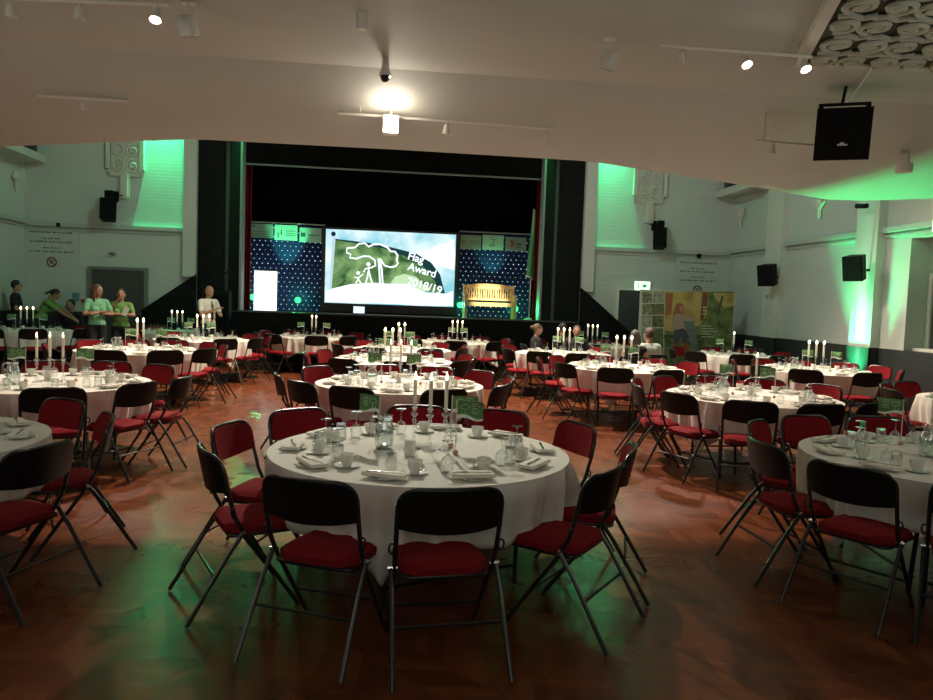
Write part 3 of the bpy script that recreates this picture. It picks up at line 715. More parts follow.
MB().ell((S(*C6([(90, 60)])[0])[0], -.03, S(*C6([(90, 60)])[0])[1]), (.065, .008, .065)).build('picture_pole_ball', emat('ball_dark', (.01, .03, .08), 1), r)
def line(pts, w=.026):
    return [(x, -.027, z) for x, z in [S(*q) for q in C6(pts)]]
mb = MB()
mb.tube(line([(235, 150), (260, 125), (300, 122), (325, 145), (355, 130), (400, 128), (450, 150), (470, 175), (500, 178), (518, 205), (510, 235), (520, 255), (505, 275), (470, 282), (430, 270), (400, 225)]), .026, 6)
mb.tube(line([(235, 150), (180, 155), (178, 185), (205, 195), (200, 218), (240, 225), (290, 208), (330, 210), (365, 235), (370, 270), (340, 285), (322, 285)]), .026, 6)
mb.tube(line([(390, 222), (395, 290), (400, 395)]), .026, 6); mb.tube(line([(400, 240), (412, 300), (418, 395)]), .026, 6)
mb.ell(line([(323, 262)])[0], (.06, .006, .06)); mb.tube(line([(290, 315), (305, 290), (325, 288)]), .02, 6)
mb.tube(line([(325, 288), (318, 340), (305, 388)]), .022, 6); mb.tube(line([(325, 300), (335, 345), (348, 388)]), .022, 6)
mb.ell(line([(255, 320)])[0], (.05, .006, .05)); mb.tube(line([(228, 348), (255, 352), (288, 328)]), .018, 6)
mb.tube(line([(255, 350), (250, 370), (238, 388)]), .02, 6); mb.tube(line([(255, 352), (262, 372), (275, 388)]), .02, 6)
mb.build('picture_tree_and_figures', E_WHITE, r)
for t, (px, py), s in (('Flag', (580, 226), .30), ('Award', (582, 297), .30), ('2018/19', (575, 395), .31)):
    fc = bpy.data.curves.new('picture_lettering', 'FONT'); fc.body = t; fc.size = s; fc.extrude = .001; fc.offset = .006; fc.materials.append(E_WHITE)
    fo = bpy.data.objects.new('picture_lettering', fc); COL.objects.link(fo); fo.parent = r
    x, z = S(*C6([(px, py)])[0]); fo.location = (x, -.028, z); fo.rotation_euler = (pi/2, radians(14), 0)
    bpy.context.view_layer.update(); me = bpy.data.meshes.new_from_object(fo.evaluated_get(bpy.context.evaluated_depsgraph_get())); no = bpy.data.objects.new('picture_lettering', me); COL.objects.link(no); no.parent = r; no.location = fo.location; no.rotation_euler = fo.rotation_euler; bpy.data.objects.remove(fo); no.name = 'picture_lettering'
lamp('screen_glow', 'AREA', (-.1, YS-.3, 2.5), (-.1, 10, 1.5), (.85, 1, .98), 34, 3.4, sizey=1.9)
# small stage bits
p = aty(359, 310, 19.3); r = tag(empty('confidence_monitor', (p.x, 19.3, 1.22)), 'small bright monitor on the stage floor below the screen', 'monitor')
MB().box(-.17, .17, 0, .04, .02, .25).build('bezel', M_BLK, r, smooth=0); MB().box(-.14, .14, -.006, 0, .05, .22).build('display', emat('mon', (.6, .85, 1), 1.6), r, smooth=0)
MB().box(-.1, .1, 0, .12, 0, .02).build('foot', M_BLK, r, smooth=0)
# lectern
p = aty(266, 310, 20.0); r = tag(empty('lectern', (p.x-.02, 20.0, 1.22), radians(6)), 'glowing white rectangular lectern at the left of the stage', 'lectern')
MB().rbox(-.28, .28, -.20, .20, .03, 1.05, .03).build('lit_body', emat('lectern_glow', (.95, 1, .97), 2.4), r)
MB().box(-.30, .30, -.22, .22, 0, .03).build('plinth', M_WHITEP, r, smooth=0); MB().box(-.30, .30, -.24, .22, 1.05, 1.075).build('top', M_WHITEP, r, smooth=0)
MB().tube([(-.18, .1, 1.07), (-.22, .1, 1.3), (-.30, -.05, 1.42)], .008, 6).build('microphone', M_BLK, r)
# LED par cans on stage
for px, py, lb in ((298, 300, 'green LED stage light on the floor in front of left star cloth'), (460, 305, 'green LED stage light on the floor at the left of the bench'), (515, 309, 'green LED stage light on the floor at the right of the bench'), (253, 297, 'green LED stage light half hidden behind the lectern')):
    p = aty(px, py, 20.7)
    r = tag(empty('stage_par_light', (p.x, 20.7, 1.22)), lb, 'stage light')
    hz = p.z-1.22
    MB().tube([(0, .14, hz+.03), (0, -.02, hz)], .095, 16).build('housing', M_BLK, r)
    MB().ell((0, -.03, hz), (.085, .02, .085)).build('lens', M_GREENLED, r)
    MB().tube([(-.11, .05, hz), (-.11, .05, 0), (.11, .05, 0), (.11, .05, hz)], .01, 6).build('yoke', M_BLK, r)
    lamp('par_light', 'SPOT', (p.x, 20.6, p.z), (p.x*.4, 8, .3), GREEN, 240, .09, 64, .5)
    lamp('par_spill', 'POINT', (p.x, 20.95, p.z+.05), None, GREEN, 9, .05)
# bench
p0 = aty(464, 318, 20.3); p1 = aty(513, 320, 20.3); cx = (p0.x+p1.x)/2; bw = 1.36
r = tag(empty('garden_bench', (cx, 20.3, 1.22)), 'pale slatted wooden garden bench on the right of the stage', 'bench')
hw = bw/2
for sx in (-1, 1):
    MB().box(sx*hw-.035, sx*hw+.035, -.30, -.23, 0, .62).build('leg', M_WOODP, r, smooth=0)
    MB().box(sx*hw-.035, sx*hw+.035, .17, .24, 0, .92).build('leg', M_WOODP, r, smooth=0)
    MB().box(sx*hw-.04, sx*hw+.04, -.32, .22, .62, .66).build('armrest', M_WOODP, r, smooth=0)
mb = MB()
for k in range(5): mb.box(-hw, hw, -.28+.095*k, -.205+.095*k, .42, .445)
mb.build('seat', M_WOODP, r, smooth=0)
MB().box(-hw+.03, hw-.03, -.29, -.26, .34, .42).build('apron', M_WOODP, r, smooth=0)
MB().prism([(-hw, .84), (0, .80), (hw, .84), (hw, .90), (.3, .96), (-.3, .96), (-hw, .90)], .18, .22).build('top_rail', M_WOODP, r, smooth=0)
MB().box(-hw, hw, .18, .22, .50, .56).build('lower_rail', M_WOODP, r, smooth=0)
for k in range(19): x = -hw+.07+k*(bw-.14)/18; MB().box(x-.018, x+.018, .19, .21, .56, .84).build('back_slat', M_WOODP, r, smooth=0)
lamp('bench_light', 'SPOT', (cx-.4, 17.9, 5.6), (cx, 20.2, 1.7), (1, .86, .58), 4800, .1, 15, .5)
# flag on pole
p0 = aty(529, 318, 19.7); p1 = aty(534, 209, 19.7)
r = tag(empty('flag_pole', (p0.x, 19.7, 1.22)), 'white pole with a furled green flag at the right of the stage', 'flag')
dx = p1.x-p0.x; h = p1.z-1.22
MB().tube([(0, 0, .05), (dx, 0, h)], .018, 8).build('pole', M_WHITEP, r); MB().lathe([(.16, 0), (.16, .03), (.03, .06)], 16).build('base', M_WHITEP, r)
vs = []; nn = 16
for k in range(nn+1):
    t = k/nn; z = h-.03-t*(1.75); wd = .10+.15*t
    for j in range(7):
        u = j/6; vs.append((dx*(z/h)-.10*t+u*wd*1.1-.02, .05*sin(u*9+t*2)*(.3+t), z-.12*u*t))
fs = [(k*7+j, k*7+j+1, (k+1)*7+j+1, (k+1)*7+j) for k in range(nn) for j in range(6)]
o = MB().add(vs, fs).build('flag_cloth', mat('flag_green', (.10, .34, .12), .8), r); sm = o.modifiers.new('s', 'SOLIDIFY'); sm.thickness = .006
MB().tube([vs[nn*7+j] for j in range(7)], .03, 6).build('flag_hem', mat('flag_white', (.6, .7, .65), .8), r)
# microphone stand and black cabinet left of the stage
p = aty(204, 305, 18.2)
r = tag(empty('microphone_stand', (-4.45, YB+.05-.7, 0)), 'tall black microphone boom stand in front of the left proscenium', 'microphone stand')
q1 = aty(222, 273, 17.8); q0 = aty(203, 284, 17.8); q2 = aty(186, 297, 17.8); o0 = Vector((q0.x, 17.8, 0)); r.location = o0
MB().tube([(0, 0, 0), (0, 0, q0.z)], .012, 6).build('upright', M_BLK, r); MB().tube([q2-o0, q1-o0], .009, 6).build('boom', M_BLK, r)
MB().tube([q1-o0, q1-o0+Vector((.18, 0, .05))], .03, 8).build('microphone', M_BLK, r)
MB().lathe([(.16, 0), (.16, .02), (.02, .03)], 16).build('base', M_BLK, r)
p = aty(226, 298, 18.85)
r = tag(empty('stage_monitor_speaker', (-4.1, YB-.25, 0)), 'large black speaker cabinet behind the white-shirted man', 'speaker')
r.location = (p.x, 18.10, 0)
MB().rbox(-.28, .28, -.2, .2, 0, 1.72, .05).build('cabinet', M_SPK, r); MB().box(-.24, .24, -.215, -.2, .1, 1.6).build('grille', mat('speaker_mesh'), r, smooth=0)
# picture banner
pa = aty(641, 290, 16.9); pb = aty(735, 292, 16.9)
bz = 2.10; bx0, bx1 = pa.x, pb.x; wB = bx1-bx0
r = tag(empty('printed_banner', (bx0, 16.9, 0)), 'wide printed display banner of children hugging on a bench, by the right wall', 'banner')
MB().box(-.01, wB+.01, .0, .04, .03, bz).build('panel', mat('banner_edge', (.5, .5, .42), .6), r, smooth=0)
MB().box(.1, .6, -.15, .2, 0, .03).box(wB-.6, wB-.1, -.15, .2, 0, .03).build('feet', M_BLK, r, smooth=0)
def photo_mat(name, c0, c1, c2, scale):
    m = bpy.data.materials.new(name); m.use_nodes = True; nt = m.node_tree; b = nt.nodes['Principled BSDF']; b.inputs['Roughness'].default_value = .6
    tc = nt.nodes.new('ShaderNodeTexCoord'); n = nt.nodes.new('ShaderNodeTexNoise'); n.inputs['Scale'].default_value = scale; n.inputs['Detail'].default_value = 4
    nt.links.new(tc.outputs['Object'], n.inputs['Vector']); rr = nt.nodes.new('ShaderNodeValToRGB')
    rr.color_ramp.elements[0].position = .35; rr.color_ramp.elements[1].position = .68; rr.color_ramp.elements[0].color = (*c0, 1); rr.color_ramp.elements[1].color = (*c2, 1)
    e = rr.color_ramp.elements.new(.5); e.color = (*c1, 1)
    nt.links.new(n.outputs['Fac'], rr.inputs[0]); nt.links.new(rr.outputs[0], b.inputs['Base Color']); MATS[name] = m; return m
BM = [photo_mat('print_green', (.04, .07, .025), (.13, .16, .05), (.22, .24, .10), 5), photo_mat('print_yellow', (.30, .20, .05), (.45, .33, .10), (.42, .34, .18), 3),
      mat('print_hair', (.30, .10, .04), .6), mat('print_pink', (.36, .26, .22), .6), mat('print_jeans', (.05, .055, .08), .6), mat('print_denim', (.13, .16, .17), .6),
      mat('print_skin', (.42, .22, .12), .6), mat('print_trunk', (.20, .06, .03), .6), mat('print_red', (.35, .06, .03), .6), mat('print_white', (.5, .52, .42), .6), mat('print_bench', (.05, .05, .025), .6),
      photo_mat('print_thumb_a', (.06, .08, .04), (.18, .16, .10), (.4, .36, .26), 14), photo_mat('print_thumb_b', (.02, .05, .02), (.10, .14, .06), (.30, .10, .05), 12), photo_mat('print_thumb_c', (.12, .16, .10), (.28, .30, .24), (.35, .36, .30), 9)]
mb = MB()
def BP(x, y): q = aty(640+x/9.33, 280+y/9.33, 16.9); return (min(max(q.x-bx0, .0), wB), q.z)
def bpoly(pts, k, m): mb.prism([BP(*q) for q in pts][::-1], -.001-.002*k-.001, -.001-.002*k, m)
bpoly([(232, 108), (880, 108), (862, 1000), (222, 1000)], 0, 0)
bpoly([(235, 110), (640, 110), (620, 330), (560, 420), (420, 470), (232, 480)], 1, 1)
bpoly([(240, 120), (310, 120), (290, 320), (235, 330)], 2, 2)
bpoly([(580, 115), (635, 115), (625, 240), (590, 370), (560, 390)], 2, 7)
bpoly([(760, 150), (780, 150), (730, 330), (712, 330)], 2, 10)
bpoly([(680, 120), (880, 120), (870, 240), (790, 260), (700, 170)], 1, 1)
bpoly([(222, 510), (640, 510), (640, 545), (222, 540)], 2, 10)
bpoly([(335, 225), (375, 208), (410, 235), (415, 280), (380, 320), (330, 420), (300, 430), (310, 320)], 3, 2)
bpoly([(360, 240), (405, 240), (408, 285), (375, 300)], 4, 6)
bpoly([(330, 310), (390, 320), (500, 350), (500, 385), (400, 395), (410, 450), (350, 470), (285, 480), (300, 400)], 4, 3)
bpoly([(415, 280), (450, 275), (465, 330), (430, 350)], 4, 6)
bpoly([(400, 385), (500, 380), (520, 470), (430, 475)], 5, 5)
bpoly([(310, 470), (400, 450), (440, 480), (435, 590), (395, 590), (385, 520), (345, 590), (310, 590)], 5, 4)
bpoly([(440, 480), (520, 480), (535, 600), (500, 680), (470, 600)], 5, 5)
bpoly([(310, 590), (345, 590), (345, 660), (305, 660)], 5, 8); bpoly([(395, 590), (435, 590), (455, 660), (400, 660)], 5, 8)
for k in range(5): bpoly([(570, 425+k*25), (570+90+30*(k % 3), 425+k*25), (570+90+30*(k % 3), 434+k*25), (570, 434+k*25)], 3, 9)
for k in range(3): bpoly([(585, 250+k*30), (625-6*k, 250+k*30), (625-6*k, 262+k*30), (585, 262+k*30)], 4, 9)
tb = [(20, 108, 112, 213, 11), (118, 108, 228, 213, 13), (20, 222, 112, 325, 11), (112, 222, 224, 325, 12), (18, 332, 106, 440, 13), (112, 332, 222, 440, 12), (14, 450, 104, 600, 13), (110, 450, 218, 640, 12), (14, 610, 104, 760, 11), (110, 650, 216, 780, 12)]
for a, b, c, d, m in tb: bpoly([(a, b), (c, b), (c, d), (a, d)], 0, m)
mb.build('print', BM, r, smooth=0)

# ------------------------------------------------------------------ folding chair
def backpt(u, z, off=0):      # curved backrest surface; u -1..1
    x = u*.232; t = (z-.60)/.23
    y = -.235-.085*t*.55 + .050*u*u - off
    return (x, y, z)
def ztop(u, top=.835, r=.36):
    k = max(0, (abs(u)-(1-r))/r); return top-.078*(1-sqrt(max(0, 1-k*k)))
def backrest(off0, off1, inset, name, m, parent):
    us = [-1, -.985, -.955, -.91, -.85, -.77, -.66, -.5, -.25, 0, .25, .5, .66, .77, .85, .91, .955, .985, 1]; nu = len(us)-1; nz = 6; vs = []
    for off in (off0, off1):
        for i in range(nz+1):
            for j in range(nu+1):
                u = us[j]; t = i/nz
                zt = ztop(u)-inset; zb = .652+inset-.022*(1-u*u)+.0*u
                vs.append(backpt(u*(1-inset*3.2), zb+(zt-zb)*t, off))
    n = (nu+1)*(nz+1); fs = []
    for i in range(nz):
        for j in range(nu):
            a = i*(nu+1)+j; fs.append((a, a+nu+1, a+nu+2, a+1)); fs.append((n+a, n+a+1, n+a+nu+2, n+a+nu+1))
    def rim(seq):
        for a, b in zip(seq, seq[1:]): fs.append((a, b, n+b, n+a))
    rim([j for j in range(nu+1)]); rim([nz*(nu+1)+j for j in range(nu, -1, -1)])
    rim([i*(nu+1) for i in range(nz, -1, -1)]); rim([i*(nu+1)+nu for i in range(nz+1)])
    return MB().add(vs, fs).build(name, m, parent, smooth=50)
def upright(s):
    a = backpt(s*1.02, .765, .010); b = backpt(s*1.02, .66, .010)
    return [a, b, (s*.233, -.165, .52), (s*.228, -.11, .42), (s*.215, .18, 0.01)]
def rear(s): return [(s*.245, -.12, .45), (s*.250, -.20, .34), (s*.262, -.40, 0.01)]
def seatmesh():
    mb = MB()
    nu = 12; nv = 10; vs = []; fs = []
    hw, hd = .208, .20
    def P(u, v, top):
        x = hw*u*(1-.0*abs(v)); y = hd*v+.005
        ux, vx = u*sqrt(1-.5*abs(v)**6*v*v*.62), v*sqrt(1-.5*abs(u)**6*u*u*.62); x = hw*ux; y = hd*vx+.005; k = 1
        x *= k; y *= k
        e = max(abs(u), abs(v))**6
        z = .455+.028*(1-e)+(-.012*v if v > 0 else 0) if top else .425
        return (x, y, z)
    for top in (1, 0):
        for i in range(nv+1):
            for j in range(nu+1): vs.append(P(-1+2*j/nu, -1+2*i/nv, top))
    n = (nu+1)*(nv+1)
    for i in range(nv):
        for j in range(nu):
            a = i*(nu+1)+j; fs.append((a, a+1, a+nu+2, a+nu+1)); fs.append((n+a, n+a+nu+1, n+a+nu+2, n+a+1))
    def rim(seq):
        for a, b in zip(seq, seq[1:]): fs.append((b, a, n+a, n+b))
    rim([j for j in range(nu+1)]); rim([nv*(nu+1)+j for j in range(nu, -1, -1)]); rim([i*(nu+1) for i in range(nv, -1, -1)]); rim([i*(nu+1)+nu for i in range(nv+1)])
    return mb.add(vs, fs)
def make_chair(full):
    r = empty('folding_chair', (0, 0, -50))
    seatmesh().build('seat', M_PAD, r, smooth=60)
    backrest(.010, .022, 0, 'backrest', M_SHELL, r)
    backrest(-.010, .010, .006, 'back_pad', M_PAD, r)
    pan = MB().rbox(-.205, .205, -.19, .20, .405, .424, .04)
    rim = [backpt(u*1.02, z, .010) for u, z in [(-1, .655), (-1, .72)]+[(u, ztop(u)+.004) for u in (-1, -.985, -.955, -.91, -.85, -.77, -.66, -.4, 0, .4, .66, .77, .85, .91, .955, .985, 1)]+[(1, .72), (1, .655)]]
    if full:
        pan.build('seat_pan', M_BLK, r)
        MB().tube(rim, .010, 7).build('back_rim', M_TUBE, r)
        for s in (-1, 1):
            fl_ = MB().tube(upright(s), .0115, 8).build('front_leg', M_TUBE, r)
            rl_ = MB().tube(rear(s), .0115, 8).build('rear_leg', M_TUBE, r)
            MB().tube([(s*(.252+.014*cos(a)), -.185, .555+.024*sin(a)) for a in [2*pi*i/10 for i in range(10)]], .005, 5, closed=True).build('link_clip', M_BLK, fl_)
            MB().tube([(s*.218, -.125, .447), (s*.262, -.125, .447)], .010, 8).build('pivot_bolt', M_CHROME, rl_)
        MB().tube([(-.255, -.262, .225), (.255, -.262, .225)], .008, 6).build('rear_stretcher', M_TUBE, r)
        MB().tube([(-.221, .06, .19), (.221, .06, .19)], .008, 6).build('front_stretcher', M_TUBE, r)
    else:
        mb = pan.tube(rim, .010, 5)
        for s in (-1, 1): mb.tube(upright(s), .0115, 5).tube(rear(s), .0115, 5)
        mb.tube([(-.255, -.262, .225), (.255, -.262, .225)], .008, 5).tube([(-.221, .06, .19), (.221, .06, .19)], .008, 5)
        mb.build('frame', M_TUBE, r)
    return proto(r)
CH_FULL = make_chair(True); CH_FAR = make_chair(False)
CHAIR_GROUP = 'red and black folding chairs round the tables'
def put_chair(x, y, rz, label, D):
    c = dup(CH_FULL if D < 9.5 else CH_FAR); c.location = (x, y, 0); c.rotation_euler = (0, 0, rz)
    c.name = 'folding_chair'
    tag(c, label, 'chair', CHAIR_GROUP); return c

# ------------------------------------------------------------------ table and cloth
RT = .90; TZ = .75
def make_table():
    r = empty('round_table', (0, 0, -50))
    MB().lathe([(.001, .715), (RT-.03, .715), (RT-.02, .722), (RT-.02, .738), (RT-.03, .744), (.001, .744)], 40).build('tabletop', mat('table_ply', (.3, .2, .12), .6), r)
    for sy in (-1, 1):
        MB().tube([(-.45, sy*.42, .70), (-.42, sy*.45, .01)], .014, 6).build('leg', M_BLK, r)
        MB().tube([(.45, sy*.42, .70), (.42, sy*.45, .01)], .014, 6).build('leg', M_BLK, r)
        MB().tube([(-.44, sy*.44, .12), (.44, sy*.44, .12)], .01, 6).build('stretcher', M_BLK, r)
    return proto(r)
TAB = make_table()
def cloth_mesh(seed):
    rnd = random.Random(seed); N = 288; ph = [rnd.uniform(0, 6.28) for _ in range(6)]
    rings = []
    for rr in (.0001, .3, .6, .8, RT-.02): rings.append([(rr*cos(2*pi*j/N), rr*sin(2*pi*j/N), TZ) for j in range(N)])
    K = 10
    for k in range(K+1):
        ring = []
        for j in range(N):
            a = 2*pi*j/N
            sq = (1/max(abs(cos(a)), abs(sin(a)))-1)/.4142            # 0 side .. 1 corner
            drop = .315+.19*sq**2+.014*sin(5*a+ph[4])+.010*sin(13*a+ph[0])
            t = k/K; d = drop*t
            f = (sin(14*a+ph[0]+.9*sin(2*a+ph[3]))*.45+(1-2*abs(sin(13*a+ph[1]+1.2*sin(3*a))))*.6+sin(43*a+ph[2]+sin(5*a))*.3)*(.6+.8*sq)
            out = .014*min(1, t*4)-.035*t+ .040*f*t**.6*(1+.4*sq) + .09*sq**4*t
            R = RT+out
            ring.append((R*cos(a), R*sin(a), TZ-.004-d+(.004 if k == 0 else 0)*1))
        rings.append(ring)
    vs = [v for r in rings for v in r]; fs = [(i*N+j, i*N+(j+1) % N, (i+1)*N+(j+1) % N, (i+1)*N+j) for i in range(len(rings)-1) for j in range(N)]
    o = MB().add(vs, [f[::-1] for f in fs]).build('tablecloth', M_CLOTH, loc=(0, 0, -50), smooth=60)
    s = o.modifiers.new('s', 'SOLIDIFY'); s.thickness = .003; s.offset = -1
    return proto(o)
CLOTHS = [cloth_mesh(i) for i in range(4)]

# ------------------------------------------------------------------ tableware prototypes (origin at the base)
def at50(o): o.location = (0, 0, -50); return o
def mk(name, build): r = empty(name, (0, 0, -50)); build(r); return proto(r)
PLATE = proto(MB().lathe([(.001, 0), (.05, 0), (.056, .004), (.083, .012), (.084, .014), (.055, .007), (.001, .005)], 24).build('side_plate', M_CHINA, loc=(0, 0, -50)))
SAUCER = proto(MB().lathe([(.001, 0), (.04, 0), (.07, .011), (.071, .013), (.03, .005), (.001, .004)], 20).build('saucer', M_CHINA, loc=(0, 0, -50)))
nb = MB(); nb.rbox(-.115, .115, -.052, .052, .0, .010, .006, seg=2); nb.rbox(-.112, .112, -.045, .050, .0105, .019, .006, seg=2); nb.tube([(-.112, -.046, .013), (.112, -.046, .013)], .008, 6)
NAPK = proto(nb.build('napkin', M_NAP, loc=(0, 0, -50)))
def knf(r):
    MB().prism([(-.02, -.006), (.09, -.008), (.105, .002), (.09, .008), (-.02, .006)], 0, .002, axis='z').build('blade', M_STEEL, r, smooth=0)
    MB().rbox(-.10, -.02, -.007, .007, 0, .005, .004, seg=2).build('handle', M_STEEL, r)
KNIFE = mk('knife', knf)
def cupf(r):
    MB().lathe([(.001, .003), (.022, 0), (.024, .004), (.032, .02), (.038, .045), (.041, .068), (.0385, .068), (.034, .04), (.022, .008), (.001, .006)], 20).build('cup_bowl', M_CHINA, r)
    MB().tube([(.036, 0, .056), (.058, 0, .056), (.062, 0, .04), (.052, 0, .024), (.033, 0, .022)], .0045, 6).build('handle', M_CHINA, r)
CUP = mk('teacup', cupf)
CUPF = proto(MB().lathe([(.001, .003), (.022, 0), (.032, .02), (.038, .045), (.041, .068), (.0385, .068), (.034, .04), (.001, .006)], 14).tube([(.036, 0, .056), (.060, 0, .05), (.056, 0, .026), (.033, 0, .022)], .0045, 5).build('teacup', M_CHINA, loc=(0, 0, -50)))
# wine glass standing upside down
WINE = proto(MB().lathe([(.029, 0), (.036, .03), (.037, .055), (.028, .078), (.008, .092), (.004, .10), (.004, .160), (.010, .166), (.034, .169), (.034, .171), (.001, .172)], 18).build('wine_glass', M_GLASS, loc=(0, 0, -50)))
TUMB = proto(MB().lathe([(.036, 0), (.0365, .002), (.031, .095), (.030, .098), (.001, .098), (.001, .088), (.028, .088), (.033, .0)], 18).build('tumbler', M_GLASS, loc=(0, 0, -50)))
def stickf(r):
    MB().lathe([(.001, 0), (.042, 0), (.042, .006), (.02, .014), (.012, .03), (.017, .045), (.009, .06), (.008, .16), (.015, .175), (.010, .19), (.008, .20)], 14).build('stem', M_GLASS, r)
    MB().lathe([(.008, .20), (.022, .215), (.024, .222), (.013, .225), (.013, .25), (.018, .255), (.010, .255), (.001, .232)], 14).build('cup_socket', M_GLASS, r)
STICK = mk('candlestick', stickf)
def candf(r):
    MB().lathe([(.001, 0), (.011, 0), (.0115, .19), (.009, .196), (.001, .193)], 12).build('wax_stick', M_WAX, r)
    MB().lathe([(.001, .194), (.006, .204), (.0075, .214), (.004, .232), (.001, .246)], 10).build('flame', M_FLAME, r)
CAND = mk('candle', candf)
CANDF = mk('candle', lambda r: (MB().lathe([(.001, 0), (.016, 0), (.016, .2), (.001, .2)], 8).build('wax_stick', M_WAX, r), MB().lathe([(.001, .198), (.016, .215), (.017, .228), (.001, .26)], 8).build('flame', M_FLAME, r)))
def menuf(r):
    MB().ell((0, 0, .016), (.018, .018, .016)).build('ball_base', M_BEIGE, r)
    MB().tube([(0, 0, .03), (0, 0, .33)], .003, 6).build('rod', M_WHITEP, r)
    vs = []; n = 10
    for i in range(n+1):
        t = i/n; y = .014*sin(t*6.0)*t
        vs += [(.004+.155*t, y, .325-.02*t*0), (.004+.155*t, y, .225+.008*sin(t*6))]
    fs = [(2*i, 2*i+1, 2*i+3, 2*i+2) for i in range(n)]
    c = MB().add(vs, fs).build('flag_card', M_MENU, r); s = c.modifiers.new('s', 'SOLIDIFY'); s.thickness = .001; s.offset = 0
    vs2 = []
    for i in range(n+1):
        t = i/n; y = .014*sin(t*6.0)*t; z = .225+.008*sin(t*6); vs2 += [(.004+.155*t, y-.0012, z+.014*(1-t)+.004), (.004+.155*t, y-.0012, z-.006), (.004+.155*t, y+.0012, z+.014*(1-t)+.004), (.004+.155*t, y+.0012, z-.006)]
    MB().add(vs2, [(4*i, 4*i+1, 4*i+5, 4*i+4) for i in range(n)]+[(4*i+2, 4*i+6, 4*i+7, 4*i+3) for i in range(n)]+[(4*i, 4*i+4, 4*i+6, 4*i+2) for i in range(n)]).build('card_border', M_MENUW, r)
    for sd in (-1, 1):
        mb = MB()
        def q(x, z): t = (x-.004)/.155; return (x, .014*sin(t*6.0)*t+sd*.0022, z)
        mb.tube([q(.05+.026*cos(a)*(1+.15*sin(4*a)), .292+.014*sin(a)*(1+.15*cos(5*a))) for a in [2*pi*i/20 for i in range(20)]], .0011, 4, closed=True)
        mb.tube([q(.050, .275), q(.052, .245)], .0011, 4); mb.tube([q(.032, .262), q(.030, .244)], .0011, 4)
        for k in range(5): mb.tube([q(.092, .312-.013*k), q(.128+.012*(k % 2), .312-.013*k)], .0014, 4)
        mb.build('printing', M_MENUW, r)
MENU = mk('table_flag', menuf)
def jugf(r):
    MB().lathe([(.001, .0), (.05, 0), (.056, .02), (.060, .08), (.056, .13), (.044, .165), (.042, .185), (.050, .205), (.048, .205), (.040, .185), (.042, .165), (.054, .13), (.057, .08), (.053, .02), (.001, .006)], 22).build('jug_body', M_JUG, r)
    MB().tube([(.044, 0, .19), (.085, 0, .19), (.10, 0, .16), (.098, 0, .10), (.058, 0, .06)], .008, 7).build('handle', M_JUG, r)
    MB().lathe([(.001, .007), (.052, .02), (.056, .08), (.053, .105), (.001, .105)], 20).build('water', glass_mat('water', (.95, .98, .975), .9), r)
JUG = mk('water_jug', jugf)
MILK = mk('milk_jug', lambda r: (MB().lathe([(.001, 0), (.028, 0), (.036, .03), (.028, .065), (.034, .085), (.031, .085), (.025, .065), (.03, .03), (.001, .006)], 16).build('jug_body', M_CHINA, r), MB().tube([(.03, 0, .075), (.052, 0, .065), (.05, 0, .04), (.033, 0, .025)], .004, 5).build('handle', M_CHINA, r)))
PAPER = proto(MB().box(-.10, .10, -.07, .07, 0, .0015).build('programme_sheet', mat('paper', (.72, .72, .66), .8), loc=(0, 0, -50), smooth=0))

# ------------------------------------------------------------------ tables laid out
def tpos(px, D):
    hor = 299.2+(px-393)*.0358; py = hor+.91*FPX/D
    return CAM+ray(px, py)*D
#  key: (centre px, depth, short phrase, rotation, chairs)
T = {
 'A': (420, 4.50, 'the nearest central table'), 'B': (400, 8.0, 'the second central table'), 'C': (392, 11.0, 'the third central table'),
 'D': (402, 13.6, 'the fourth central table'), 'E': (457, 16.6, 'the table below the stage bench'), 'F': (313, 16.6, 'the table below the left star cloth'),
 'L1': (-128, 4.25, 'the nearest left table'), 'L2': (50, 7.1, 'the second left table'), 'L3': (140, 11.2, 'the third left table'), 'L4': (27, 15.3, 'the farthest left table'),
 'L5': (203, 14.3, 'the table before the white-shirted man'), 'L6': (177, 16.6, 'the table behind the white-shirted man'),
 'R1': (950, 4.8, 'the nearest right table'), 'R2': (752, 8.0, 'the second right table'), 'R3': (815, 12.0, 'the table by the green-lit pillar'),
 'R4': (623, 11.2, 'the table left of the banner'), 'R5': (563, 14.0, 'the table by the bun-haired woman'), 'R6': (592, 17.2, 'the table below the right stage steps'),
 'R7': (733, 15.4, 'the table in front of the banner'), 'R8': (1010, 8.3, 'the table cut off at the right edge')}
CH = {
 'A': [-115, -84, -41, -8, 30, 60, 92, 136, 171, 205],
 'B': ['n350', 'n445', 'n500', 'n305', 'f285', 'f318', 'f385', 'f437', 'f500', 22],
 'L1': ['n26', 30, -12, 75, 110, -100],
 'L2': ['n46', 'n138', 'n175', 'f150', 'f95', 'f45', 'f0', 'n-20'],
 'R1': ['n862', 'n990', 'n783', 'f775', 'f822', 'f890', 'f945'],
 'R2': ['n705', 'n765', 'n655', 'f672', 'f715', 'f765', 'f820', 'n850', 'n812', 170],
 'R4': ['n616', 'n568', 'n668', 'f690', 'f655', 'f600', 'f560', 178],
 'R5': ['n536', 'n580', 'n515', 'f510', 'f550', 'f600', 5],
 'C': ['n343', 'n460', 'n400', 'f470', 'f330', 'f350', 'f430', 0, 180],
 'L3': ['n170', 'n110', 'n205', 'f205', 'f170', 'f100', 'f135', 0, 180],
 'R3': ['n810', 'n768', 'n868', 'f882', 'f850', 'f805', 'f765', 10, 175],
 'R8': [178, -150, 150],
}
def seatword(a):
    a = (a+360) % 360
    names = [(270, 'near side'), (300, 'near centre-right'), (330, 'near right'), (0, 'right side'), (30, 'far right'), (60, 'far centre-right'), (90, 'far side'),
             (120, 'far centre-left'), (150, 'far left'), (180, 'left side'), (210, 'near left'), (240, 'near centre-left')]
    return names
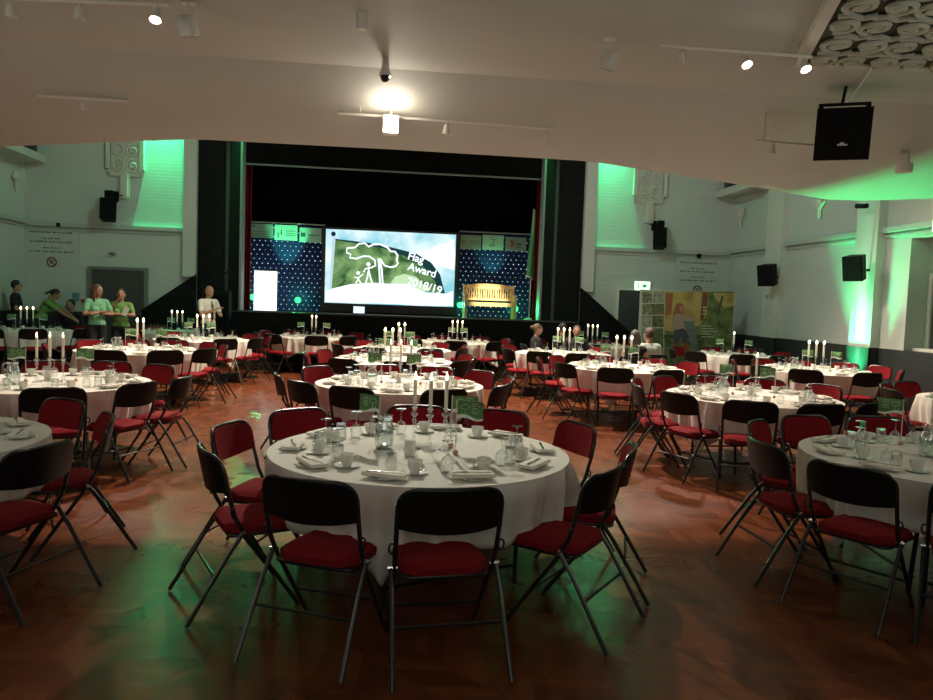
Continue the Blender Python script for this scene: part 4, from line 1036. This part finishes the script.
def assign_words(angs):
    names = seatword(0); used = set(); out = {}
    pairs = sorted(((abs((a-n+180) % 360-180), i, j) for i, a in enumerate(angs) for j, (n, _) in enumerate(names)))
    for d, i, j in pairs:
        if i in out or j in used: continue
        out[i] = names[j][1]; used.add(j)
    return [out.get(i, 'side') for i in range(len(angs))]
RB = 1.20; RCH = .985
def resolve(px, mode, c):
    d = ray(px, 330); d = Vector((d.x, d.y)).normalized(); cc = Vector((c.x, c.y))
    tc = cc.dot(d); h2 = RB*RB-(cc.length_squared-tc*tc)
    t = tc if h2 <= 0 else (tc-sqrt(h2) if mode == 'n' else tc+sqrt(h2))
    q = d*t-cc; return math.degrees(atan2(q.y, q.x))
def inview(x, y, z, mg=12, h=0):
    px, py = proj((x, y, z)); return -mg < px < 933+mg and -50 < py < 700+mg
PEOPLE = []
PLACED = []
def blocked(x, y, own):
    for k, c in CEN.items():
        if k != own and (Vector((x, y))-Vector((c.x, c.y))).length < 1.0: return True
    for q in PEOPLE:
        if (q[0]-x)**2+(q[1]-y)**2 < .62**2: return True
    for (a, b) in PLACED:
        if (a-x)**2+(b-y)**2 < .34**2: return True
    return False
CEN = {k: tpos(v[0], v[1]) for k, v in T.items()}
for px, D in ((16, 16.3), (42, 16.8), (69, 17.6), (97, 14.2), (121, 14.6), (208, 15.75), (536, 15.2), (576, 15.45), (562, 16.0), (634, 12.75), (648, 13.4)): PEOPLE.append(tpos(px, D))
for i_, a_ in enumerate(CEN):
    for b_ in list(CEN)[i_+1:]:
        if (CEN[a_]-CEN[b_]).xy.length < 2.25: print('CLOSE', a_, b_, round((CEN[a_]-CEN[b_]).xy.length, 2))
# separate table centres that come out closer than two metres
def item(p, name, x, y, z, rz, label, cat, group):
    if not inview(x, y, z, 4): return None
    c = dup(p); c.location = (x, y, z); c.rotation_euler = (0, 0, rz); c.name = name
    return tag(c, label, cat, group)
for ti, (k, (px, D, ph)) in enumerate(T.items()):
    c = CEN[k]; rnd = random.Random(100+ti)
    base = math.degrees(atan2(c.y, c.x))-90       # rotate so -90 faces the camera
    rel = CH.get(k)
    if rel is None: n = 9; off = {'D': 20, 'E': -5, 'F': 0, 'L4': 8, 'L5': 12, 'L6': 0, 'R6': 10, 'R7': 5}.get(k, 0); rel = [-90+off+360/n*i+rnd.uniform(-5, 5) for i in range(n)]
    angs = []
    for q in rel:
        if isinstance(q, str): angs.append(resolve(float(q[1:]), q[0], c))
        else: angs.append(q+base)
    angs.sort()
    for _ in range(60):          # keep neighbours from colliding
        for i in range(len(angs)):
            j = (i+1) % len(angs); gap = (angs[j]-angs[i]) % 360
            if gap < 31: angs[i] -= (31-gap)/2; angs[j] += (31-gap)/2
    t = dup(TAB); t.location = (c.x, c.y, 0); t.rotation_euler = (0, 0, rnd.uniform(0, 3)); t.name = 'round_table'
    tag(t, 'round folding table under the white cloth, '+ph, 'table', 'round banquet tables')
    cl = dup(CLOTHS[ti % 4]); cl.location = (c.x, c.y, 0); cl.rotation_euler = (0, 0, radians(32 if k == 'A' else rnd.uniform(0, 90))); cl.name = 'tablecloth'
    tag(cl, 'white tablecloth draped over '+ph, 'tablecloth', 'white tablecloths')
    words = assign_words([a-base for a in angs])
    for a, w in zip(angs, words):
        ar = radians(a); jr = rnd.uniform(-.03, .04)
        x = c.x+(RCH+jr)*cos(ar); y = c.y+(RCH+jr)*sin(ar)
        if not (inview(x, y, .45, 60) or inview(x, y, .8, 40)): continue
        if blocked(x, y, k): 
            if D > 4.6: continue
        PLACED.append((x, y))
        put_chair(x, y, ar+pi/2+radians(rnd.uniform(-9, 9)), 'red-padded folding chair at the %s of %s' % (w, ph), D)
    # place settings
    near = D < 8.5; mid = D < 12.5
    nS = 10; off = -90-18+base+(4 if k == 'A' else rnd.uniform(0, 30))
    sa = [off+36*i for i in range(nS)]; sw = assign_words([a-base for a in sa])
    for a, w in zip(sa, sw):
        ar = radians(a); U = Vector((cos(ar), sin(ar))); V = Vector((-sin(ar), cos(ar))); c2 = Vector((c.x, c.y))
        def at(rad, lat): q = c2+U*rad+V*lat; return q.x, q.y
        jl = rnd.uniform(-.015, .015); z = TZ+.0005
        rot = ar+pi/2+rnd.uniform(-.25, .25)
        x, y = at(.755, jl)
        zz = z
        if mid: item(PLATE, 'side_plate', x, y, z, 0, 'white side plate at the %s of %s' % (w, ph), 'plate', 'side plates'); zz = z+.0145
        item(NAPK, 'napkin', x, y, zz, rot, 'folded ivory napkin at the %s of %s' % (w, ph), 'napkin', 'napkins')
        if near: item(KNIFE, 'knife', x, y, zz+.020, rot+rnd.uniform(-.3, .3), 'steel knife on the napkin, %s of %s' % (w, ph), 'knife', 'knives')
        x, y = at(.60+rnd.uniform(-.02, .02), .125)
        if near:
            item(SAUCER, 'saucer', x, y, z, 0, 'white saucer at the %s of %s' % (w, ph), 'saucer', 'saucers')
            item(CUP, 'teacup', x, y, z+.0045, rnd.uniform(0, 6), 'white teacup at the %s of %s' % (w, ph), 'cup', 'teacups')
        else: item(CUPF, 'teacup', x, y, z, rnd.uniform(0, 6), 'white teacup at the %s of %s' % (w, ph), 'cup', 'teacups')
        if k != 'A' or rnd.random() < .8:
            x, y = at(.56+rnd.uniform(-.03, .03), -.075)
            item(WINE, 'wine_glass', x, y, z, 0, 'upturned wine glass at the %s of %s' % (w, ph), 'glass', 'upturned wine glasses')
        if D < 14.5 and rnd.random() < .85:
            x, y = at(.60+rnd.uniform(-.02, .02), -.005-.0)
            item(TUMB, 'tumbler', x-.0, y, z, 0, 'upturned tumbler at the %s of %s' % (w, ph), 'glass', 'upturned tumblers')
    # centrepiece
    b = radians(base); U = Vector((cos(b), sin(b))); V = Vector((-sin(b), cos(b)))       # U right, V away
    def cp(u, v): q = Vector((c.x, c.y))+U*u+V*v; return q.x, q.y
    z = TZ+.0005
    cs = {'A': [(-.04, .03, 'left'), (.055, -.02, 'middle'), (.15, .02, 'right')], 'R2': [(.03, 0, 'only')], 'R7': [(0, 0, 'only')], 'F': [(-.03, 0, 'left'), (.06, 0, 'right')],
          'D': [(-.07, 0, 'left'), (.04, .05, 'right')], 'L3': [(-.04, 0, 'left'), (.045, -.03, 'right')]}.get(k, [(-.11, 0, 'left'), (.0, .04, 'middle'), (.11, 0, 'right')])
    for u, v, w in cs:
        x, y = cp(u, v)
        item(STICK, 'candlestick', x, y, z, 0, 'glass candlestick, %s one on %s' % (w, ph), 'candlestick', 'glass candlesticks')
        item(CAND if D < 9 else CANDF, 'candle', x, y, z+.233, 0, 'lit ivory taper candle, %s one on %s' % (w, ph), 'candle', 'lit taper candles')
    if k == 'A': ml = [(.21, -.12, -.25, 'front right'), (.19, .10, .0, 'back right'), (-.25, .0, pi-.6, 'left')]
    elif k == 'R1': ml = [(-.30, .38, pi-.1, 'left')]
    else: ml = [(-.20, .02, rnd.choice((.2, pi-.3)), 'left'), (.22, -.03, rnd.choice((-.2, .3, pi+.2)), 'right')]
    for u, v, rr, w in ml:
        x, y = cp(u, v); item(MENU, 'table_flag', x, y, z, b+rr, 'green flag on a rod, %s of %s' % (w, ph), 'table flag', 'green table flags')
    if D < 12.5:
        x, y = cp(-.22 if k == 'A' else -.3, .02 if k == 'A' else -.10)
        if k == 'R1': x, y = cp(-.12, .02)
        item(JUG, 'water_jug', x, y, z, b+2.6 if k != 'R1' else b+pi, 'glass water jug on '+ph, 'jug', 'glass water jugs')
        x, y = cp(-.02, .18) if k != 'A' else cp(-.06, -.16)
        item(MILK, 'milk_jug', x, y, z, 1.0, 'white milk jug on '+ph, 'jug', 'white milk jugs')
        x, y = cp(.10, -.24) if k != 'A' else cp(-.02, -.33)
        item(PAPER, 'programme_sheet', x, y, z, b+.5, 'white programme sheet on '+ph, 'paper', 'programme sheets')

# plastic bottle with green cap on the nearest right table
p = CEN['R1']; x, y = atz(863, 456, .75).x, atz(863, 456, .75).y
x, y = atz(861, 452, .75)[:2]
r = tag(empty('water_bottle', (x, y, TZ)), 'clear bottle with glowing green cap on the nearest right table', 'bottle')
MB().lathe([(.001, 0), (.032, 0), (.034, .02), (.034, .11), (.028, .14), (.013, .165), (.013, .18)], 16).build('bottle_body', M_GLASS, r)
MB().lathe([(.015, .18), (.015, .20), (.001, .202)], 12).build('cap', mat('green_cap', (.02, .6, .25), .4), r)
# ------------------------------------------------------------------ people
def capsule(mb, a, b, ra, rb, n=12):
    a = Vector(a); b = Vector(b); d = b-a; L = d.length
    if L < 1e-5: mb.ell(a, (ra, ra, ra)); return
    pts = []; rs = []
    t = d/L
    for k in range(5): an = pi/2*(k/4); pts.append(a-t*ra*cos(an)); rs.append(max(.0005, ra*sin(an)))
    for k in range(1, 4): q = k/4; pts.append(a+d*q); rs.append(ra+(rb-ra)*q)
    for k in range(5): an = pi/2*(k/4); pts.append(b+t*rb*sin(an)); rs.append(max(.0005, rb*cos(an)))
    mb.tube(pts, rs, n)
def remesh(o, vox, sm=6):
    m = o.modifiers.new('r', 'REMESH'); m.mode = 'VOXEL'; m.voxel_size = vox; m.use_smooth_shade = True
    s = o.modifiers.new('s', 'SMOOTH'); s.factor = .5; s.iterations = sm
def hand(mb, w, d, up, side):
    w = Vector(w); d = Vector(d).normalized(); up = Vector(up); up = (up-d*up.dot(d)).normalized(); sd = d.cross(up)*side
    q = Matrix((sd, d, up)).transposed()
    mb.ell(w+d*.045, (.038, .05, .017), M=q)
    for i, (o, l) in enumerate(((-.028, .062), (-.010, .072), (.009, .067), (.026, .054))):
        a = w+d*.085+sd*o; k = a+d*l*.5-up*.008; e = k+d*l*.38-up*.026
        capsule(mb, a, k, .0095, .009, 8); capsule(mb, k, e, .009, .008, 8)
    a = w+d*.03-sd*.030; k = a+d*.030-sd*.025-up*.006; capsule(mb, a, k, .012, .010, 8); capsule(mb, k, k+d*.026-up*.006, .010, .009, 8)
def person(loc, rz, label, hgt=1.72, seated=False, lean=0.0, arms=None, skin=(.38, .20, .13), top=(.1, .1, .1), legs=(.01, .01, .012), hair=(.03, .018, .012), hairstyle='short', sleeve='short', turn=0, bald=False, tie=None, female=False, glasses=False, nod=0, collar=False, dress=False):
    s = hgt/1.75; r = tag(empty('person', loc, rz), label, 'person'); r.scale = (s, s, s)
    sw = .165 if female else .19; hz = .47 if seated else .93
    pel = Vector((0, 0, hz+.03))
    def up(x, y, z):        # a torso point, leant forward from the pelvis
        v = Vector((x, y, z)); return pel+Matrix.Rotation(-lean, 3, 'X') @ v
    ms = mat('skin_%d' % int(skin[0]*1000), skin, .55); mt = mat('top_%d_%d' % (int(top[0]*999), int(top[1]*999)), top, .85, bump=.2, bscale=15)
    ml = mat('legs_%d' % int(legs[0]*9999), legs, .85); mh = mat('hair_%d' % int(hair[0]*9999), hair, .6, noise=.4, nscale=60)
    neck = up(0, -.005, .50); head = up(0, .02, .655)+Vector((0, .02*lean, 0))
    Hm = Matrix.Rotation(turn, 3, 'Z') @ Matrix.Rotation(-lean*.9-nod, 3, 'X')
    # joints
    J = {}
    for s_, nm in ((-1, 'L'), (1, 'R')):
        J['sh'+nm] = up(s_*sw, -.005, .435)
        if arms and arms.get(nm): e, w_ = arms[nm]; J['el'+nm] = Vector(e); J['wr'+nm] = Vector(w_)
        else: J['el'+nm] = up(s_*(sw+.05), -.03, .16); J['wr'+nm] = up(s_*(sw+.04), .06, -.06)
        if seated: J['hp'+nm] = Vector((s_*.09, 0, hz)); J['kn'+nm] = Vector((s_*.11, .42, .50)); J['an'+nm] = Vector((s_*.11, .38, .09))
        else: J['hp'+nm] = Vector((s_*.09, 0, .91)); J['kn'+nm] = Vector((s_*.10, .02, .50)); J['an'+nm] = Vector((s_*.11, -.02, .09))
    def torso(mb, g):
        for (x, y, z, rx, ry, rzz) in ((0, 0, .02, .155, .105, .11), (0, .005, .14, .132 if female else .145, .095, .13), (0, .0, .28, .150 if female else .165, .105, .14), (0, -.005, .38, .165 if female else .185, .10, .10)):
            mb.ell(up(x, y, z), (rx+g, ry+g, rzz+g), M=Matrix.Rotation(-lean, 3, 'X'))
        capsule(mb, up(-sw+.02, -.005, .435), up(sw-.02, -.005, .435), .058+g, .058+g)
        if female: mb.ell(up(-.07, .085, .29), (.062+g, .055+g, .06+g)); mb.ell(up(.07, .085, .29), (.062+g, .055+g, .06+g))
    b = MB(); torso(b, -.012)
    capsule(b, up(0, -.01, .44), neck+Vector((0, 0, .06)), .058, .050)
    Hq = lambda v: head+Hm @ Vector(v)
    b.ell(head, (.076, .097, .115), M=Hm, n=20, k=14); b.ell(Hq((0, .022, -.055)), (.058, .066, .068), M=Hm)
    b.ell(Hq((0, .098, -.012)), (.012, .018, .024), M=Hm, n=8, k=6); b.ell(Hq((0, .088, -.055)), (.026, .012, .008), M=Hm, n=8, k=6)
    for sg in (-1, 1): b.ell(Hq((sg*.078, -.005, -.01)), (.010, .020, .032), M=Hm, n=8, k=6)
    for nm, sg in (('L', -1), ('R', 1)):
        capsule(b, J['sh'+nm], J['el'+nm], .046, .037); capsule(b, J['el'+nm], J['wr'+nm], .038, .025)
        d = (J['wr'+nm]-J['el'+nm]).normalized(); hand(b, J['wr'+nm], d, (0, 0, 1) if abs(d.z) < .8 else (0, 1, 0), sg)
        capsule(b, J['hp'+nm], J['kn'+nm], .078, .052); capsule(b, J['kn'+nm], J['an'+nm], .052, .036)
        capsule(b, J['an'+nm]+Vector((0, -.02, -.04)), J['an'+nm]+Vector((0, .14, -.055)), .040, .032)
    o = b.build('body', ms, r); remesh(o, .0085)
    for sg in (-1, 1):
        MB().ell(Hq((sg*.030, .088, .012)), (.014, .008, .009), M=Hm, n=8, k=6).build('eye', mat('eye', (.06, .04, .03), .2), r)
    g = .012; t = MB(); torso(t, g)
    capsule(t, up(0, -.01, .44), up(0, -.008, .475), .066, .062)
    for nm in 'LR':
        e = J['sh'+nm].lerp(J['el'+nm], {'none': .08, 'short': .62, 'long': 1.0}[sleeve])
        if sleeve != 'none': capsule(t, J['sh'+nm], e, .060, .056 if sleeve == 'short' else .05)
        if sleeve == 'long': capsule(t, J['el'+nm], J['el'+nm].lerp(J['wr'+nm], .92), .05, .037)
    if dress:
        for nm in 'LR': capsule(t, J['hp'+nm], J['hp'+nm].lerp(J['kn'+nm], .9), .10, .09)
    o = t.build('dress' if dress else 'shirt', mt, r); remesh(o, .010, 5)
    q = MB(); q.ell(pel, (.165, .118, .10))
    for nm in 'LR': capsule(q, J['hp'+nm], J['kn'+nm], .096, .068); capsule(q, J['kn'+nm], J['an'+nm], .066, .052)
    o = q.build('trousers', ml, r); remesh(o, .012, 4)
    q = MB()
    for nm in 'LR': capsule(q, J['an'+nm]+Vector((0, -.025, -.045)), J['an'+nm]+Vector((0, .16, -.05)), .046, .038)
    o = q.build('shoes', mat('shoe_black', (.008, .008, .008), .4), r); remesh(o, .010, 3)
    if not bald:
        h = MB()
        h.ell(Hq((0, -.018, .024)), (.084, .100, .106), M=Hm, n=20, k=12)
        if hairstyle == 'long':
            for sx in (-.06, 0, .06): capsule(h, Hq((sx, -.05, .02)), Hq((sx*1.3, -.085, -.26)), .05, .036)
            for sx in (-1, 1): capsule(h, Hq((sx*.07, -.01, .02)), Hq((sx*.085, .0, -.2)), .026, .022)
        if hairstyle == 'ponytail': capsule(h, Hq((0, -.10, .04)), Hq((0, -.19, -.08)), .034, .022)
        if hairstyle == 'bun': h.ell(Hq((0, -.12, .04)), (.045, .045, .045))
        if hairstyle == 'bob':
            for sx in (-1, 0, 1): capsule(h, Hq((sx*.055, -.045, .0)), Hq((sx*.065, -.055, -.10)), .045, .04)
        o = h.build('hair', mh, r); remesh(o, .010, 3)
    else:
        pass
    if glasses:
        MB().tube([Hq((x, .105, .012)) for x in (-.07, -.03, 0, .03, .07)], .004, 5).tube([Hq((.075, .10, .012)), Hq((.08, 0, .01))], .003, 5).tube([Hq((-.075, .10, .012)), Hq((-.08, 0, .01))], .003, 5).build('glasses', M_BLK, r)
    if tie:
        pts = [up(0, .078, .45), up(0, .122, .36), up(0, .128, .25), up(0, .122, .12), up(0, .118, .05)]
        MB().tube(pts, [.016, .018, .022, .028, .006], 6).build('tie', mat('tie', tie, .6), r)
    return r
def pp(px, D): q = tpos(px, D); return (q.x, q.y, 0)
LIME = (.15, .30, .08); MINT = (.16, .42, .24)
person(pp(16, 16.3), radians(-75), 'person in black shirt and glasses standing in profile at far left', 1.80, arms={'L': ((-.24, .06, 1.12), (-.12, .34, 1.13)), 'R': ((.24, .06, 1.12), (.12, .34, 1.13))}, top=(.008, .008, .009), hair=(.012, .01, .009), glasses=True)
person(pp(39, 16.6), radians(-80), 'person in lime T-shirt with dark ponytail bending forward over a table', 1.72, lean=.5, arms={'L': ((-.22, .52, 1.12), (-.08, .72, .98)), 'R': ((.22, .52, 1.12), (.08, .74, .95))}, top=LIME, hair=(.01, .008, .008), hairstyle='ponytail', female=True)
person(pp(71, 17.45), radians(172), 'person in black seated facing the camera beside the bending one', 1.90, seated=True, top=(.01, .01, .011), hair=(.012, .01, .009))
person(pp(97, 14.2), radians(-140), 'long-haired person in mint T-shirt standing with folded arms', 1.76, arms={'L': ((-.25, .07, 1.17), (.06, .20, 1.19)), 'R': ((.25, .07, 1.17), (-.05, .24, 1.22))}, top=MINT, hair=(.09, .035, .02), hairstyle='long', female=True, turn=radians(30))
person(pp(121, 14.6), radians(-170), 'dark-haired person in lime T-shirt raising a hand to the face', 1.70, arms={'L': ((-.25, .12, 1.20), (.05, .22, 1.22)), 'R': ((.25, .12, 1.22), (.05, .17, 1.48))}, top=LIME, hair=(.012, .01, .009), hairstyle='bob', female=True)
q = pp(121, 14.6); tag(MB().box(-.05, .05, -.001, .001, -.09, .09).build('paper_sheet', mat('paper'), loc=(q[0]+.17, q[1]-.25, 1.24), rot=(0, .4, 0), smooth=0), 'white paper held by the person raising a hand', 'paper')
person(pp(208, 15.75), radians(-125), 'bald person in white shirt and dark tie standing before the stage', 1.83, arms={'L': ((-.25, .08, 1.12), (-.06, .28, 1.16)), 'R': ((.25, .08, 1.14), (.06, .28, 1.26))}, top=(.62, .62, .55), bald=True, tie=(.05, .012, .012), sleeve='short', skin=(.34, .18, .12))
def seated_person(px, D, rz, label, **kw):
    q = pp(px, D); person(q, rz, label, seated=True, **kw)
    put_chair(q[0]+.02*sin(rz), q[1]-.02*cos(rz), rz, 'red-padded black folding chair under the '+label[:label.find(' seated')].replace('person', 'sitter'), D)
seated_person(536, 15.2, radians(-85), 'bun-haired person in dark top seated in profile facing right', top=(.012, .01, .012), hair=(.08, .055, .03), hairstyle='bun', female=True, hgt=1.74, sleeve='long')
seated_person(576, 15.45, radians(165), 'grey-haired person seated behind the table of the bun-haired one', top=(.02, .02, .022), hair=(.07, .06, .05), hairstyle='short', hgt=1.72)
seated_person(562, 16.0, radians(30), 'dark-haired person seated just behind the grey-haired one', top=(.015, .015, .016), hair=(.02, .016, .012), hgt=1.76)
seated_person(634, 12.75, radians(-20), 'brown-haired person in sleeveless dark dress seated with back turned', top=(.012, .012, .013), hair=(.07, .028, .015), hairstyle='bob', female=True, hgt=1.76, sleeve='none', dress=True)
seated_person(648, 13.4, radians(15), 'grey-haired person in white shirt seated beside the dark dress', top=(.50, .56, .50), hair=(.06, .04, .028), hgt=1.80, sleeve='long')

for o in PROTOS: removal(o)
